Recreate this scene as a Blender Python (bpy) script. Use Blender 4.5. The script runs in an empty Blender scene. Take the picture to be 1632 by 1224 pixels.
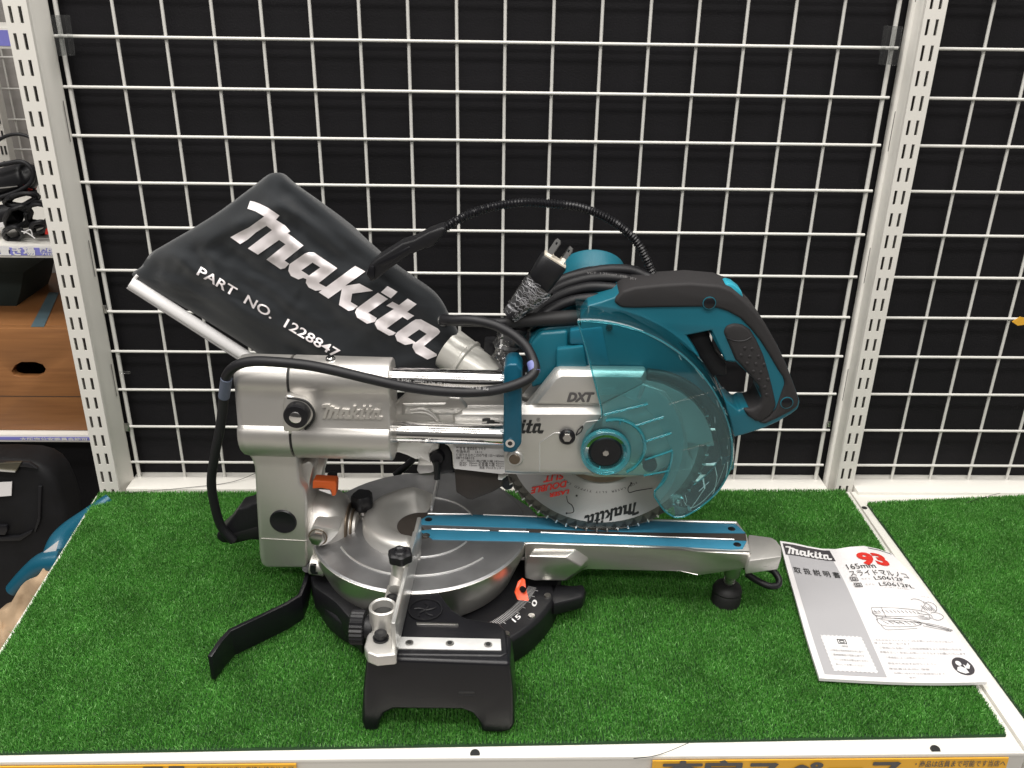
import bpy, bmesh, math, random
import numpy as np
from mathutils import Vector, Matrix, noise
from mathutils.geometry import tessellate_polygon
random.seed(7); RNG = np.random.default_rng(7)
sc = bpy.context.scene
COL = sc.collection
PI = math.pi
# ------------------------------------------------------------------ camera (solved from the wire grid, cells of 50 mm)
F = 1451.37; CX, CY, CZ = 0.01413, -1.01001, 0.59370
PT, YW, RL = 0.426862, 0.0237166, 0.0161614
def _rot():
    cp, sp, cy, sy, cr, sr = math.cos(PT), math.sin(PT), math.cos(YW), math.sin(YW), math.cos(RL), math.sin(RL)
    f = Vector((sy*cp, cy*cp, -sp)); r0 = Vector((cy, -sy, 0)); u0 = r0.cross(f)
    return cr*r0+sr*u0, -sr*r0+cr*u0, f
R_, U_, F_ = _rot(); C_ = Vector((CX, CY, CZ))
def _d(px, py): return F_+R_*((px-816)/F)-U_*((py-612)/F)
def WY(px, py, y): d = _d(px, py); return C_+d*((y-C_.y)/d.y)
def WZ(px, py, z): d = _d(px, py); return C_+d*((z-C_.z)/d.z)
SO = Vector((-.0565, -.2364, 0)); SA = math.radians(-3.07)
SU = Vector((math.cos(SA), math.sin(SA), 0)); SV = Vector((-math.sin(SA), math.cos(SA), 0))
def loc(P): w = P-SO; return Vector((w.dot(SU), w.dot(SV), w.z))
def PV(px, py, v):                      # point of the saw's upright plane v = const
    d = _d(px, py); t = (v-(C_-SO).dot(SV))/d.dot(SV); return loc(C_+d*t)
def PZ(px, py, z): return loc(WZ(px, py, z))
cam = bpy.data.cameras.new('camera'); co = bpy.data.objects.new('camera', cam); COL.objects.link(co)
cam.sensor_width = 36; cam.lens = 36*F/1632; cam.clip_start = .02; cam.clip_end = 60
m = Matrix((R_, U_, -F_)).transposed().to_4x4(); m.translation = C_; co.matrix_world = m
sc.camera = co
# ------------------------------------------------------------------ materials
def mat(name, col, rough=.5, metal=0, bump=0, bscale=400, var=0, vscale=8, aniso=0, spec=.5, trans=0, coat=0, dirt=0):
    m = bpy.data.materials.new(name); m.use_nodes = True; nt = m.node_tree; b = nt.nodes['Principled BSDF']
    b.inputs['Base Color'].default_value = (*col, 1); b.inputs['Roughness'].default_value = rough
    b.inputs['Metallic'].default_value = metal; b.inputs['Specular IOR Level'].default_value = spec
    b.inputs['Transmission Weight'].default_value = trans; b.inputs['Coat Weight'].default_value = coat
    tc = nt.nodes.new('ShaderNodeTexCoord')
    if var:
        n = nt.nodes.new('ShaderNodeTexNoise'); n.inputs['Scale'].default_value = vscale; n.inputs['Detail'].default_value = 6
        nt.links.new(tc.outputs['Object'], n.inputs['Vector'])
        r = nt.nodes.new('ShaderNodeMapRange'); r.inputs[1].default_value = .3; r.inputs[2].default_value = .7
        r.inputs[3].default_value = 1-var; r.inputs[4].default_value = 1+var; nt.links.new(n.outputs['Fac'], r.inputs[0])
        mx = nt.nodes.new('ShaderNodeVectorMath'); mx.operation = 'SCALE'; mx.inputs[0].default_value = col
        nt.links.new(r.outputs[0], mx.inputs['Scale']); nt.links.new(mx.outputs[0], b.inputs['Base Color'])
        r2 = nt.nodes.new('ShaderNodeMapRange'); r2.inputs[3].default_value = max(.02, rough*(1-var)); r2.inputs[4].default_value = min(1, rough*(1+var))
        nt.links.new(n.outputs['Fac'], r2.inputs[0]); nt.links.new(r2.outputs[0], b.inputs['Roughness'])
    if bump:
        n = nt.nodes.new('ShaderNodeTexNoise'); n.inputs['Scale'].default_value = bscale; n.inputs['Detail'].default_value = 3
        nt.links.new(tc.outputs['Object'], n.inputs['Vector'])
        bp = nt.nodes.new('ShaderNodeBump'); bp.inputs['Strength'].default_value = bump; bp.inputs['Distance'].default_value = .001
        nt.links.new(n.outputs['Fac'], bp.inputs['Height']); nt.links.new(bp.outputs[0], b.inputs['Normal'])
    return m
SILVER = mat('silver_paint', (.66, .64, .61), .42, .84, .12, 1500, .05, 18)
SILVERR = mat('silver_paint_polished', (.63, .615, .58), .32, .95, .12, 1500, .05, 18)
SILVER2 = mat('silver_paint_matte', (.66, .645, .615), .42, .76, .12, 1500, .05, 14)
ALU = mat('machined_aluminium', (.40, .40, .41), .42, .92, .10, 900, .14, 30)
BRIGHT = mat('bright_aluminium', (.82, .82, .81), .3, .85, .05, 900, .05, 40)
CHROME = mat('chrome', (.78, .77, .76), .09, 1, 0)
STEEL = mat('steel', (.5, .49, .47), .28, 1, .05, 800, .1, 60)
BLACK = mat('black_plastic', (.0095, .0095, .0112), .42, 0, .15, 1200, .1, 20, spec=.35)
BLACKG = mat('black_paint', (.008, .008, .010), .30, 0, .05, 900, .1, 20, spec=.38)
RUBBER = mat('black_rubber', (.012, .0115, .0125), .62, 0, .1, 1500, .12, 25)
GRIP = mat('grip_rubber', (.017, .0155, .0165), .72, 0, .3, 2500, .1, 25)
CABLE = mat('cable_rubber', (.010, .010, .012), .5, 0, .1, 1200, .15, 30, spec=.4)
TEAL = mat('teal_plastic', (.008, .118, .165), .38, 0, .12, 1500, .06, 20)
TEALP = mat('teal_painted_steel', (.005, .085, .14), .32, .1, .05, 900, .05, 20)
KERF = mat('teal_kerf_board', (.032, .20, .32), .5, 0, .1, 900, .08, 40)
WHITE = mat('white_paint', (.72, .70, .655), .42, 0, .06, 700, .03, 6)
WIREM = mat('white_wire_coating', (.64, .63, .60), .38, 0, .05, 900, .04, 8)
SHELFM = mat('white_shelf_enamel', (.76, .74, .69), .4, 0, .05, 600, .04, 5)
PANEL = mat('black_panel', (.0085, .008, .0095), .7, 0, .3, 500, .25, 7, spec=.2)
ORANGE = mat('orange_plastic', (.62, .11, .02), .45, 0, .05, 900)
ORANGE2 = mat('red_orange_plastic', (.80, .09, .025), .4)
LILAC = mat('lilac_tape', (.16, .18, .42), .5, 0, .2, 1200, .1, 60)
LILAC2 = mat('grey_blue_tape', (.10, .12, .17), .5, 0, .2, 1200, .1, 60)
PRINT = mat('silver_print', (.80, .75, .76), .4, .1, .1, 2000, .05, 50)
PRINTW = mat('white_print', (.75, .74, .74), .5)
INK = mat('black_ink', (.02, .02, .02), .5)
INKG = mat('grey_ink', (.09, .085, .085), .5)
INKL = mat('pale_grey_ink', (.26, .25, .25), .6)
RED = mat('red_ink', (.62, .03, .02), .5)
PAPER = mat('white_paper', (.77, .75, .755), .45, 0, .05, 300, .02, 10)
GREYP = mat('grey_print', (.42, .415, .43), .42, 0, .05, 300, .03, 12)
DGREYP = mat('dark_grey_print', (.055, .05, .055), .45)
STICK = mat('sticker', (.60, .59, .59), .4, 0, .05, 300)
YEL = mat('yellow_label', (.76, .40, .035), .4, 0, .03, 300, .05, 10)
BLUEL = mat('blue_label', (.22, .22, .62), .4, 0, 0, 300, .08, 10)
BRASS = mat('dull_bronze', (.20, .16, .12), .4, .8, .1, 900, .2, 60)
BROWNM = mat('brown_grey_rubber', (.045, .036, .030), .6, 0, .2, 900, .2, 30)
WOODM = None
def cloth_mat():
    m = mat('black_cloth', (.010, .0125, .0155), .82, 0, 0, spec=.3); nt = m.node_tree; b = nt.nodes['Principled BSDF']
    b.inputs['Sheen Weight'].default_value = .32; b.inputs['Sheen Roughness'].default_value = .5
    tc = nt.nodes.new('ShaderNodeTexCoord'); n = nt.nodes.new('ShaderNodeTexNoise'); n.inputs['Scale'].default_value = 1800
    nt.links.new(tc.outputs['Object'], n.inputs['Vector']); bp = nt.nodes.new('ShaderNodeBump'); bp.inputs['Strength'].default_value = .5
    bp.inputs['Distance'].default_value = .0006; nt.links.new(n.outputs[0], bp.inputs['Height']); nt.links.new(bp.outputs[0], b.inputs['Normal'])
    return m
CLOTH = cloth_mat()
def wood_mat():
    m = mat('plywood', (.30, .13, .045), .5); nt = m.node_tree; b = nt.nodes['Principled BSDF']
    tc = nt.nodes.new('ShaderNodeTexCoord'); mp = nt.nodes.new('ShaderNodeMapping'); mp.inputs['Scale'].default_value = (3, 3, 60)
    n = nt.nodes.new('ShaderNodeTexNoise'); n.inputs['Scale'].default_value = 3; n.inputs['Detail'].default_value = 8; n.inputs['Distortion'].default_value = .6
    cr = nt.nodes.new('ShaderNodeValToRGB'); cr.color_ramp.elements[0].position = .3; cr.color_ramp.elements[0].color = (.25, .105, .036, 1)
    cr.color_ramp.elements[1].position = .7; cr.color_ramp.elements[1].color = (.33, .145, .050, 1)
    nt.links.new(tc.outputs['Object'], mp.inputs[0]); nt.links.new(mp.outputs[0], n.inputs['Vector']); nt.links.new(n.outputs[0], cr.inputs[0]); nt.links.new(cr.outputs[0], b.inputs['Base Color'])
    return m
WOODM = wood_mat()
def brushed():                             # blade steel, turned finish
    m = mat('turned_steel', (.56, .55, .54), .3, .95); nt = m.node_tree; b = nt.nodes['Principled BSDF']
    b.inputs['Anisotropic'].default_value = .96; b.inputs['Anisotropic Rotation'].default_value = .25
    tg = nt.nodes.new('ShaderNodeTangent'); tg.direction_type = 'RADIAL'; tg.axis = 'Y'; nt.links.new(tg.outputs[0], b.inputs['Tangent'])
    tc = nt.nodes.new('ShaderNodeTexCoord'); ln = nt.nodes.new('ShaderNodeVectorMath'); ln.operation = 'LENGTH'; nt.links.new(tc.outputs['Object'], ln.inputs[0])
    n = nt.nodes.new('ShaderNodeTexNoise'); n.noise_dimensions = '1D'; n.inputs['Scale'].default_value = 1500; nt.links.new(ln.outputs['Value'], n.inputs['W'])
    r = nt.nodes.new('ShaderNodeMapRange'); r.inputs[3].default_value = .42; r.inputs[4].default_value = .56; nt.links.new(n.outputs[0], r.inputs[0]); nt.links.new(r.outputs[0], b.inputs['Roughness'])
    return m
BLADE = brushed()
def clear(name, tint, dens, rough=.04, refl=1.0):
    m = bpy.data.materials.new(name); m.use_nodes = True; nt = m.node_tree; nt.nodes.clear()
    o = nt.nodes.new('ShaderNodeOutputMaterial'); t = nt.nodes.new('ShaderNodeBsdfTransparent'); t.inputs[0].default_value = (*tint, 1)
    g = nt.nodes.new('ShaderNodeBsdfGlossy'); g.inputs['Roughness'].default_value = rough
    df = nt.nodes.new('ShaderNodeBsdfDiffuse'); df.inputs[0].default_value = (*dens[:3], 1)
    lw = nt.nodes.new('ShaderNodeFresnel'); lw.inputs[0].default_value = 1.45
    mu = nt.nodes.new('ShaderNodeMath'); mu.operation = 'MULTIPLY'; mu.inputs[1].default_value = refl; nt.links.new(lw.outputs[0], mu.inputs[0])
    a = nt.nodes.new('ShaderNodeMixShader'); a.inputs[0].default_value = dens[3]; nt.links.new(t.outputs[0], a.inputs[1]); nt.links.new(df.outputs[0], a.inputs[2])
    c = nt.nodes.new('ShaderNodeMixShader'); nt.links.new(mu.outputs[0], c.inputs[0]); nt.links.new(a.outputs[0], c.inputs[1]); nt.links.new(g.outputs[0], c.inputs[2])
    nt.links.new(c.outputs[0], o.inputs[0]); return m
GUARD = clear('teal_polycarbonate', (.70, .955, .975), (.12, .62, .72, .025), .03, 1.7)
GUARDR = clear('teal_polycarbonate_rim', (.72, .925, .94), (.03, .36, .46, .02), .03, 1.6)
GUARDD = clear('teal_polycarbonate_thick', (.45, .86, .92), (.10, .58, .68, .20), .05, 2.2)  # thicker plastic; its diffuse cyan is raised to stand in for edge highlights
FILM = clear('plastic_film', (.93, .93, .95), (.7, .7, .72, .05), .12, 2.2)
CLIPM = clear('clear_plastic', (.965, .97, .97), (.6, .6, .6, .02), .08, .45)
def grass_mat():
    m = bpy.data.materials.new('turf_blades'); m.use_nodes = True; nt = m.node_tree; b = nt.nodes['Principled BSDF']
    g = nt.nodes.new('ShaderNodeNewGeometry'); cr = nt.nodes.new('ShaderNodeValToRGB'); e = cr.color_ramp.elements
    e[0].position = 0; e[0].color = (.045, .205, .023, 1); e[1].position = 1; e[1].color = (.30, .60, .20, 1)
    x = e.new(.55); x.color = (.092, .325, .050, 1); x = e.new(.85); x.color = (.155, .435, .085, 1)
    nt.links.new(g.outputs['Random Per Island'], cr.inputs[0])
    tc = nt.nodes.new('ShaderNodeTexCoord'); n = nt.nodes.new('ShaderNodeTexNoise'); n.inputs['Scale'].default_value = 22; n.inputs['Detail'].default_value = 5
    nt.links.new(tc.outputs['Object'], n.inputs['Vector']); r = nt.nodes.new('ShaderNodeMapRange'); r.inputs[1].default_value = .3; r.inputs[2].default_value = .7; r.inputs[3].default_value = .78; r.inputs[4].default_value = 1.2
    nt.links.new(n.outputs['Fac'], r.inputs[0]); s = nt.nodes.new('ShaderNodeVectorMath'); s.operation = 'SCALE'
    nt.links.new(cr.outputs[0], s.inputs[0]); nt.links.new(r.outputs[0], s.inputs['Scale']); nt.links.new(s.outputs[0], b.inputs['Base Color'])
    b.inputs['Roughness'].default_value = .42; b.inputs['Specular IOR Level'].default_value = .45
    tr = nt.nodes.new('ShaderNodeBsdfTranslucent'); nt.links.new(s.outputs[0], tr.inputs[0]); mx = nt.nodes.new('ShaderNodeMixShader'); mx.inputs[0].default_value = .22
    nt.links.new(b.outputs[0], mx.inputs[1]); nt.links.new(tr.outputs[0], mx.inputs[2]); nt.links.new(mx.outputs[0], nt.nodes['Material Output'].inputs[0])
    return m
GRASS = grass_mat()
BACKING = mat('turf_backing', (.012, .05, .012), .9)
# ------------------------------------------------------------------ builders
ORG = {}
def thing(name, label, cat, at=(0, 0, 0), rz=0, group=None, kind=None, saw=False):
    o = bpy.data.objects.new(name, None); COL.objects.link(o); o.location = at; o.rotation_euler = (0, 0, rz); o.empty_display_size = .02
    o['label'] = label; o['category'] = cat
    if group: o['group'] = group
    if kind: o['kind'] = kind
    ORG[o] = Vector((0, 0, 0)) if saw else Vector(at); return o
def build(name, verts, faces, m, parent=None, bevel=0, seg=2, smooth=40, off=None, label=None, kind=None):
    me = bpy.data.meshes.new(name); o0 = off if off is not None else (ORG[parent] if parent else Vector((0, 0, 0)))
    bm = bmesh.new(); vs = [bm.verts.new(Vector(v)-o0) for v in verts]
    for f in faces:
        try: bm.faces.new([vs[i] for i in f])
        except ValueError: pass
    bmesh.ops.remove_doubles(bm, verts=bm.verts, dist=1e-6); bmesh.ops.recalc_face_normals(bm, faces=bm.faces)
    if bevel:
        bm.normal_update(); ed = [e for e in bm.edges if len(e.link_faces) == 2 and e.calc_face_angle(0) > math.radians(28)]
        bmesh.ops.bevel(bm, geom=ed, offset=bevel, segments=seg, affect='EDGES', profile=.5, clamp_overlap=True)
    bm.to_mesh(me); bm.free()
    for p in me.polygons: p.use_smooth = True
    me.set_sharp_from_angle(angle=math.radians(smooth)); me.materials.append(m)
    o = bpy.data.objects.new(name, me); COL.objects.link(o)
    if parent: o.parent = parent; ORG[o] = ORG[parent]
    else: ORG[o] = Vector((0, 0, 0))
    if label: o['label'] = label
    if kind: o['kind'] = kind
    return o
class M:
    def __init__(s): s.v = []; s.f = []
    def add(s, v, f): n = len(s.v); s.v += [Vector(a) for a in v]; s.f += [tuple(i+n for i in q) for q in f]; return s
    def loft(s, rings, cap=True, closed=True):
        n = len(rings[0]); v = [p for r in rings for p in r]; f = []
        for k in range(len(rings)-1):
            for i in range(n if closed else n-1):
                j = (i+1) % n; f.append((k*n+i, k*n+j, (k+1)*n+j, (k+1)*n+i))
        if cap: f.append(tuple(range(n))[::-1]); f.append(tuple(range((len(rings)-1)*n, len(rings)*n)))
        return s.add(v, f)
    def prism(s, a, b, hole=None):      # a, b: matching outlines (lists of points); hole: (ha, hb)
        if not hole: return s.loft([a, b])
        ha, hb = hole; s.loft([a, b], cap=False); s.loft([ha, hb], cap=False)
        for o_, h_ in ((a, ha), (b, hb)):
            t = tessellate_polygon([[Vector(p) for p in o_], [Vector(p) for p in h_]]); s.add(list(o_)+list(h_), [tuple(q) for q in t])
        return s
    def lathe(s, prof, c, ax='z', n=64, a0=0, a1=2*PI):
        full = abs(a1-a0-2*PI) < 1e-6; k = n if full else n+1; rings = []
        c = Vector(c)
        for i in range(k):
            a = a0+(a1-a0)*i/n; ca, sa = math.cos(a), math.sin(a); r = []
            for rad, h in prof:
                if ax == 'z': p = (rad*ca, rad*sa, h)
                elif ax == 'y': p = (rad*ca, h, rad*sa)
                else: p = (h, rad*ca, rad*sa)
                r.append(c+Vector(p))
            rings.append(r)
        if full: rings.append(rings[0])
        return s.loft(rings, cap=not full, closed=False) if full else s.loft(rings, cap=True, closed=True)
    def cyl(s, p0, p1, r, n=24, r1=None):
        p0, p1 = Vector(p0), Vector(p1); d = (p1-p0).normalized(); a = d.orthogonal().normalized(); b = d.cross(a); r1 = r if r1 is None else r1
        return s.loft([[p+(a*math.cos(2*PI*i/n)+b*math.sin(2*PI*i/n))*q for i in range(n)] for p, q in ((p0, r), (p1, r1))])
    def box(s, lo, hi):
        x0, y0, z0 = lo; x1, y1, z1 = hi
        return s.loft([[(x0, y0, z0), (x1, y0, z0), (x1, y1, z0), (x0, y1, z0)], [(x0, y0, z1), (x1, y0, z1), (x1, y1, z1), (x0, y1, z1)]])
    def tube(s, pts, r, n=14, sub=8, rf=None, cap=True):
        P = spline([Vector(p) for p in pts], sub) if sub > 1 else [Vector(p) for p in pts]
        t = (P[1]-P[0]).normalized(); a = t.orthogonal().normalized(); rings = []; L = 0
        for i, p in enumerate(P):
            t2 = (P[min(i+1, len(P)-1)]-P[max(i-1, 0)]).normalized(); a = (a-t2*a.dot(t2)).normalized(); b = t2.cross(a)
            if i: L += (p-P[i-1]).length
            q = r if rf is None else rf(L, i/(len(P)-1))
            rings.append([p+(a*math.cos(2*PI*k/n)+b*math.sin(2*PI*k/n))*q for k in range(n)])
        return s.loft(rings, cap=cap)
    def build(s, name, m, parent=None, **k): return build(name, s.v, s.f, m, parent, **k)
def spline(P, sub=8, closed=False):
    n = len(P); out = []
    for i in range(n if closed else n-1):
        g = (lambda j: P[j % n]) if closed else (lambda j: P[max(0, min(n-1, j))])
        p0, p1, p2, p3 = g(i-1), g(i), g(i+1), g(i+2)
        for k in range(sub):
            t = k/sub; out.append(.5*((2*p1)+(p2-p0)*t+(2*p0-5*p1+4*p2-p3)*t*t+(3*p1-p0-3*p2+p3)*t**3))
    if not closed: out.append(P[-1])
    return out
def cr(pts, sub=5, closed=True): return [(p.x, p.y) for p in spline([Vector((q[0], q[1], 0)) for q in pts], sub, closed)]
def V(pts, v): return [PV(p[0], p[1], v) for p in pts]
def back(pts, v): return [Vector((p.x, v, p.z)) for p in pts]
def plate(name, pts, v0, v1, m, parent, bevel=.001, seg=2, hole=None, **k):
    a = V(pts, v0); mm = M()
    if hole: h = V(hole, v0); mm.prism(a, back(a, v1), (h, back(h, v1)))
    else: mm.prism(a, back(a, v1))
    return mm.build(name, m, parent, bevel=bevel, seg=seg, **k)
def inset(pts, d):                     # shrink px outline by d px
    n = len(pts); P = [Vector((p[0], p[1])) for p in pts]; ar = sum(P[i].x*P[(i+1) % n].y-P[(i+1) % n].x*P[i].y for i in range(n)); sg = 1 if ar > 0 else -1; out = []
    for i in range(n):
        e1 = (P[i]-P[i-1]).normalized(); e2 = (P[(i+1) % n]-P[i]).normalized(); n1 = Vector((-e1.y, e1.x))*sg; n2 = Vector((-e2.y, e2.x))*sg
        b = n1+n2; b = b/max(.35, b.dot(n1)) if b.length > 1e-6 else n1
        out.append(tuple(P[i]+b*d))
    return out
# writing: a text is laid between two image-plane anchors of the real surface and mapped onto that surface
def text_mesh(body, bold=0, shear=0):
    cu = bpy.data.curves.new('t', 'FONT'); cu.body = body; cu.size = 1; cu.shear = shear; cu.offset = bold; cu.resolution_u = 3; cu.fill_mode = 'FRONT'
    o = bpy.data.objects.new('t', cu); COL.objects.link(o); bpy.context.view_layer.update()
    dg = bpy.context.evaluated_depsgraph_get(); me = bpy.data.meshes.new_from_object(o.evaluated_get(dg))
    v = [tuple(x.co) for x in me.vertices]; f = [tuple(p.vertices) for p in me.polygons]
    bpy.data.objects.remove(o); bpy.data.curves.remove(cu); bpy.data.meshes.remove(me); return v, f
def map_flat(v, f, fn, sub=0, thick=0):
    if sub:
        bm = bmesh.new(); vs = [bm.verts.new((a[0], a[1], 0)) for a in v]
        for q in f:
            try: bm.faces.new([vs[i] for i in q])
            except ValueError: pass
        bmesh.ops.triangulate(bm, faces=bm.faces)
        for _ in range(8):
            L = [e for e in bm.edges if e.calc_length() > sub]
            if not L: break
            bmesh.ops.subdivide_edges(bm, edges=L, cuts=1); bmesh.ops.triangulate(bm, faces=bm.faces)
        bm.verts.index_update(); v = [tuple(a.co) for a in bm.verts]; f = [tuple(x.index for x in q.verts) for q in bm.faces]; bm.free()
    P = [fn(a[0], a[1]) for a in v]; return P, f
def txt(name, body, p0, p1, up, surf, m, parent, bold=0, shear=0, sub=0, cap=.73, jobs=None, fat=0):
    """p0,p1 baseline ends, up = vector of one capital height"""
    v, f = text_mesh(body, bold, shear)
    if not v: return
    x0 = min(a[0] for a in v); x1 = max(a[0] for a in v); w = x1-x0
    def fn(x, y): t = (x-x0)/w; return surf(p0[0]+(p1[0]-p0[0])*t+up[0]*y/cap, p0[1]+(p1[1]-p0[1])*t+up[1]*y/cap)
    P, F2 = map_flat(v, f, fn, sub)
    if fat:                                        # heavier strokes: the outline repeated a hair to each side
        j = M(); k_ = 0
        for dx, dy in ((0, 0), (fat, 0), (-fat, 0), (0, fat*.6), (0, -fat*.6)):
            k_ += 1; P2, _ = map_flat(v, f, lambda x, y: fn(x, y)+0*Vector((0, 0, 0)), 0)
            q0 = surf(p0[0], p0[1]); q1 = surf(p0[0]+dx, p0[1]+dy); j.add([p+(q1-q0)+Vector((0, -.00002*k_, 0)) for p in P2], f)
        return build(name, j.v, j.f, m, parent)
    if jobs is not None: jobs.add(P, F2); return
    return build(name, P, F2, m, parent)
LG = dict(
 m=[(205,85),(235,91),(270,104),(330,134),(403,184),(379,212),(440,250),(476,290),(458,302),(565,385),(437,487),(468,508),(440,538),(410,545),(315,480),(443,377),(400,348),(258,447),(190,405),(352,281),(315,253),(245,297),(190,345),(138,376),(72,330),(130,297),(200,262),(300,190),(240,155),(187,137)],
 a=[(470,511),(575,438),(603,430),(635,432),(792,538),(667,638),(716,664),(690,685),(645,690),(600,668),(580,637),(584,612),(562,603),(530,614),(480,590),(462,555)],
 k=[(912,522),(980,560),(845,656),(940,641),(1032,690),(892,709),(882,765),(930,793),(900,818),(868,826),(803,785),(822,680),(732,743),(667,700)],
 i=[(1065,703),(1133,745),(1000,838),(1058,873),(1045,898),(992,912),(925,870),(912,835),(922,808)],
 d=[(1130,658),(1197,697),(1152,741),(1085,700)],
 t=[(1265,742),(1326,780),(1262,832),(1309,858),(1265,887),(1230,866),(1125,942),(1188,973),(1168,987),(1140,992),(1062,948),(1043,912),(1055,888),(1172,812),(1122,790),(1163,763),(1207,786)],
 b=[(1292,898),(1320,882),(1355,882),(1470,945),(1484,965),(1475,980),(1375,1062),(1460,1115),(1462,1128),(1398,1153),(1320,1110),(1297,1070),(1302,1044),(1248,1055),(1195,1028),(1180,990),(1193,970)])
LH = dict(a=[(625,500),(677,533),(602,587),(550,553)], b=[(1343,950),(1393,980),(1320,1037),(1265,1003)])
def logo_flat(raw=False):
    v = []; f = []; th = math.atan2(775, 1260); c, s = math.cos(th), math.sin(th)
    def L(p):
        if raw: return (350+p[0]/4.2216, 300+p[1]/4.2216)
        x, y = p[0]-138, p[1]-376; return ((x*c+y*s), -(-x*s+y*c))
    for k, o in LG.items():
        pl = [L(p) for p in o]; h = [L(p) for p in LH.get(k, [])]
        al = pl+h; t = tessellate_polygon([[Vector((*p, 0)) for p in q] for q in ([pl, h] if h else [pl])])
        n = len(v); v += al; f += [tuple(i+n for i in q) for q in t]
    if not raw:
        x0 = min(p[0] for p in v); x1 = max(p[0] for p in v); y0 = min(p[1] for p in v)
        v = [((p[0]-x0)/(x1-x0), (p[1]-y0)/(x1-x0)) for p in v]
    return v, f
LOGO = logo_flat()
LOGOH = max(p[1] for p in LOGO[0])
def logo(name, p0, p1, up, surf, m, parent, sub=0, jobs=None):
    """p0,p1: lower-left and lower-right of the word, up: vector of its full height"""
    def fn(x, y): return surf(p0[0]+(p1[0]-p0[0])*x+up[0]*y/LOGOH, p0[1]+(p1[1]-p0[1])*x+up[1]*y/LOGOH)
    P, F2 = map_flat(*LOGO, fn, sub)
    if jobs is not None: jobs.add(P, F2); return
    return build(name, P, F2, m, parent)

# ================================================================== THE SETTING
# black back panel, ledge
wall = M().box((-.4535, .012, -.05), (.95, .03, 1.6)).build('back_wall', PANEL); wall['kind'] = 'structure'
floor = M().box((-3, -3, -.92), (3, 3, -.9)).build('floor', mat('floor_vinyl', (.42, .40, .37), .5, 0, 0, 400, .1, 4)); floor['kind'] = 'structure'
# ---- front edges of the decks and the turf (straight lines on the shelf plane)
def line_y(a, b, x): return a.y+(b.y-a.y)*(x-a.x)/(b.x-a.x)
DF = (WZ(150, 1210, 0), WZ(1491, 1198.5, 0)); TF = (WZ(0, 1202, 0), WZ(1491, 1175, 0))
# ---- shelf decks
def deck(name, label, A, B, Cc, D, lipz=-.034):
    # A back-left, B back-right, Cc front-right, D front-left (world xy at z=0)
    t = thing(name, label, 'shelf', ((A[0]+Cc[0])/2, (A[1]+Cc[1])/2, 0), group='white shelf decks side by side')
    top = M(); q = [Vector((*p, 0)) for p in (A, B, Cc, D)]; top.prism([p-Vector((0, 0, .0015)) for p in q], [p-Vector((0, 0, .03)) for p in q])
    top.build('deck_plate', SHELFM, t, bevel=.0008)
    e = (q[2]-q[3]).normalized(); nrm = Vector((e.y, -e.x, 0))
    lip = M(); a = q[3]; b = q[2]
    prof = [(0, .0006), (.0027, .0006), (.0027, -.0030), (.0018, -.0030), (.0018, lipz), (0, lipz)]
    lip.loft([[p+nrm*x+Vector((0, 0, z)) for x, z in prof] for p in (a, b)]); lip.build('front_lip', SHELFM, t, bevel=.0004)
    return t
sh1 = deck('shelf_deck', 'white enamelled shelf deck under the turf that carries the miter saw', (-.4715, -.040), (.4670, -.024), (.4655, line_y(*DF, .4655)), (-.4425, line_y(*DF, -.4425)))
sh2 = deck('shelf_deck', 'white enamelled shelf deck on the right beyond the diagonal gap', (.4690, -.024), (1.25, -.012), (1.25, line_y(*DF, 1.25)), (.4687, line_y(*DF, .4687)))
for x, y, par in [(WZ(757, 1199.5, 0).x, WZ(757, 1199.5, 0).y, sh1), (WZ(1491, 1193, 0).x, WZ(1491, 1193, 0).y, sh1)]:
    M().lathe([(0, .0005), (.0036, .0004), (.0042, -.001), (0, -.001)], (x, y, 0), n=20).build('slot_hole', INK, par)
h = WZ(1378, 808, 0); M().lathe([(0, -.0008), (.0032, -.0008), (.0032, -.0012), (0, -.0012)], (h.x, h.y, 0), n=20).build('screw_hole', INK, sh2)
# back ledge (white strip under the wire grid), with a lower step behind the posts
led = thing('back_ledge', 'long white ledge strip at the foot of the wire grids behind the turf', 'ledge', (0, -.01, 0))
M().box((-.4385, -.030, -.03), (.4385, .0115, .0022)).build('ledge_strip', SHELFM, led, bevel=.0008)
M().box((.4745, -.033, -.03), (1.25, .0115, .0030)).build('ledge_strip', SHELFM, led, bevel=.0008)
# ---- wire grids
def wires(name, label, xs, zs, y, zb, x0, x1, rv=.00175, rh=.00165, rods=(), group=None, ztop=1.02):
    t = thing(name, label, 'wire grid', ((x0+x1)/2, y, zb), group=group)
    g = M()
    for x in xs: g.cyl((x, y, zb), (x, y, ztop), rv, 10)
    for z in zs: g.cyl((x0, y-rv-rh*.9, z), (x1, y-rv-rh*.9, z), rh, 10)
    g.build('wire_mesh', WIREM, t)
    for x in rods: M().cyl((x, y, zb), (x, y, ztop), .0024, 12).build('edge_rod', WIREM, t)
    return t
ZS = [.525-.05*r for r in range(-9, 11)]
XS = [(c-8.5)*.05 for c in range(1, 17)]
g1 = wires('wire_grid', 'white wire grid between the two slotted posts, behind the saw', XS, ZS, 0, .0022, -.4375, .4365, rods=(-.4322, .4310), group='white wire grids')
o_ = WY(1575, 500, 0).x
xr = [.4310+.046+.05*k for k in range(0, 12)]
XR = [WY(1421, 762, 0).x+.05*k for k in range(-1, 12)]
wires('wire_grid', 'white wire grid on the far right behind the empty turf', [x for x in XR], ZS, 0, .003, .475, 1.2, group='white wire grids')
gg = g1
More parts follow.
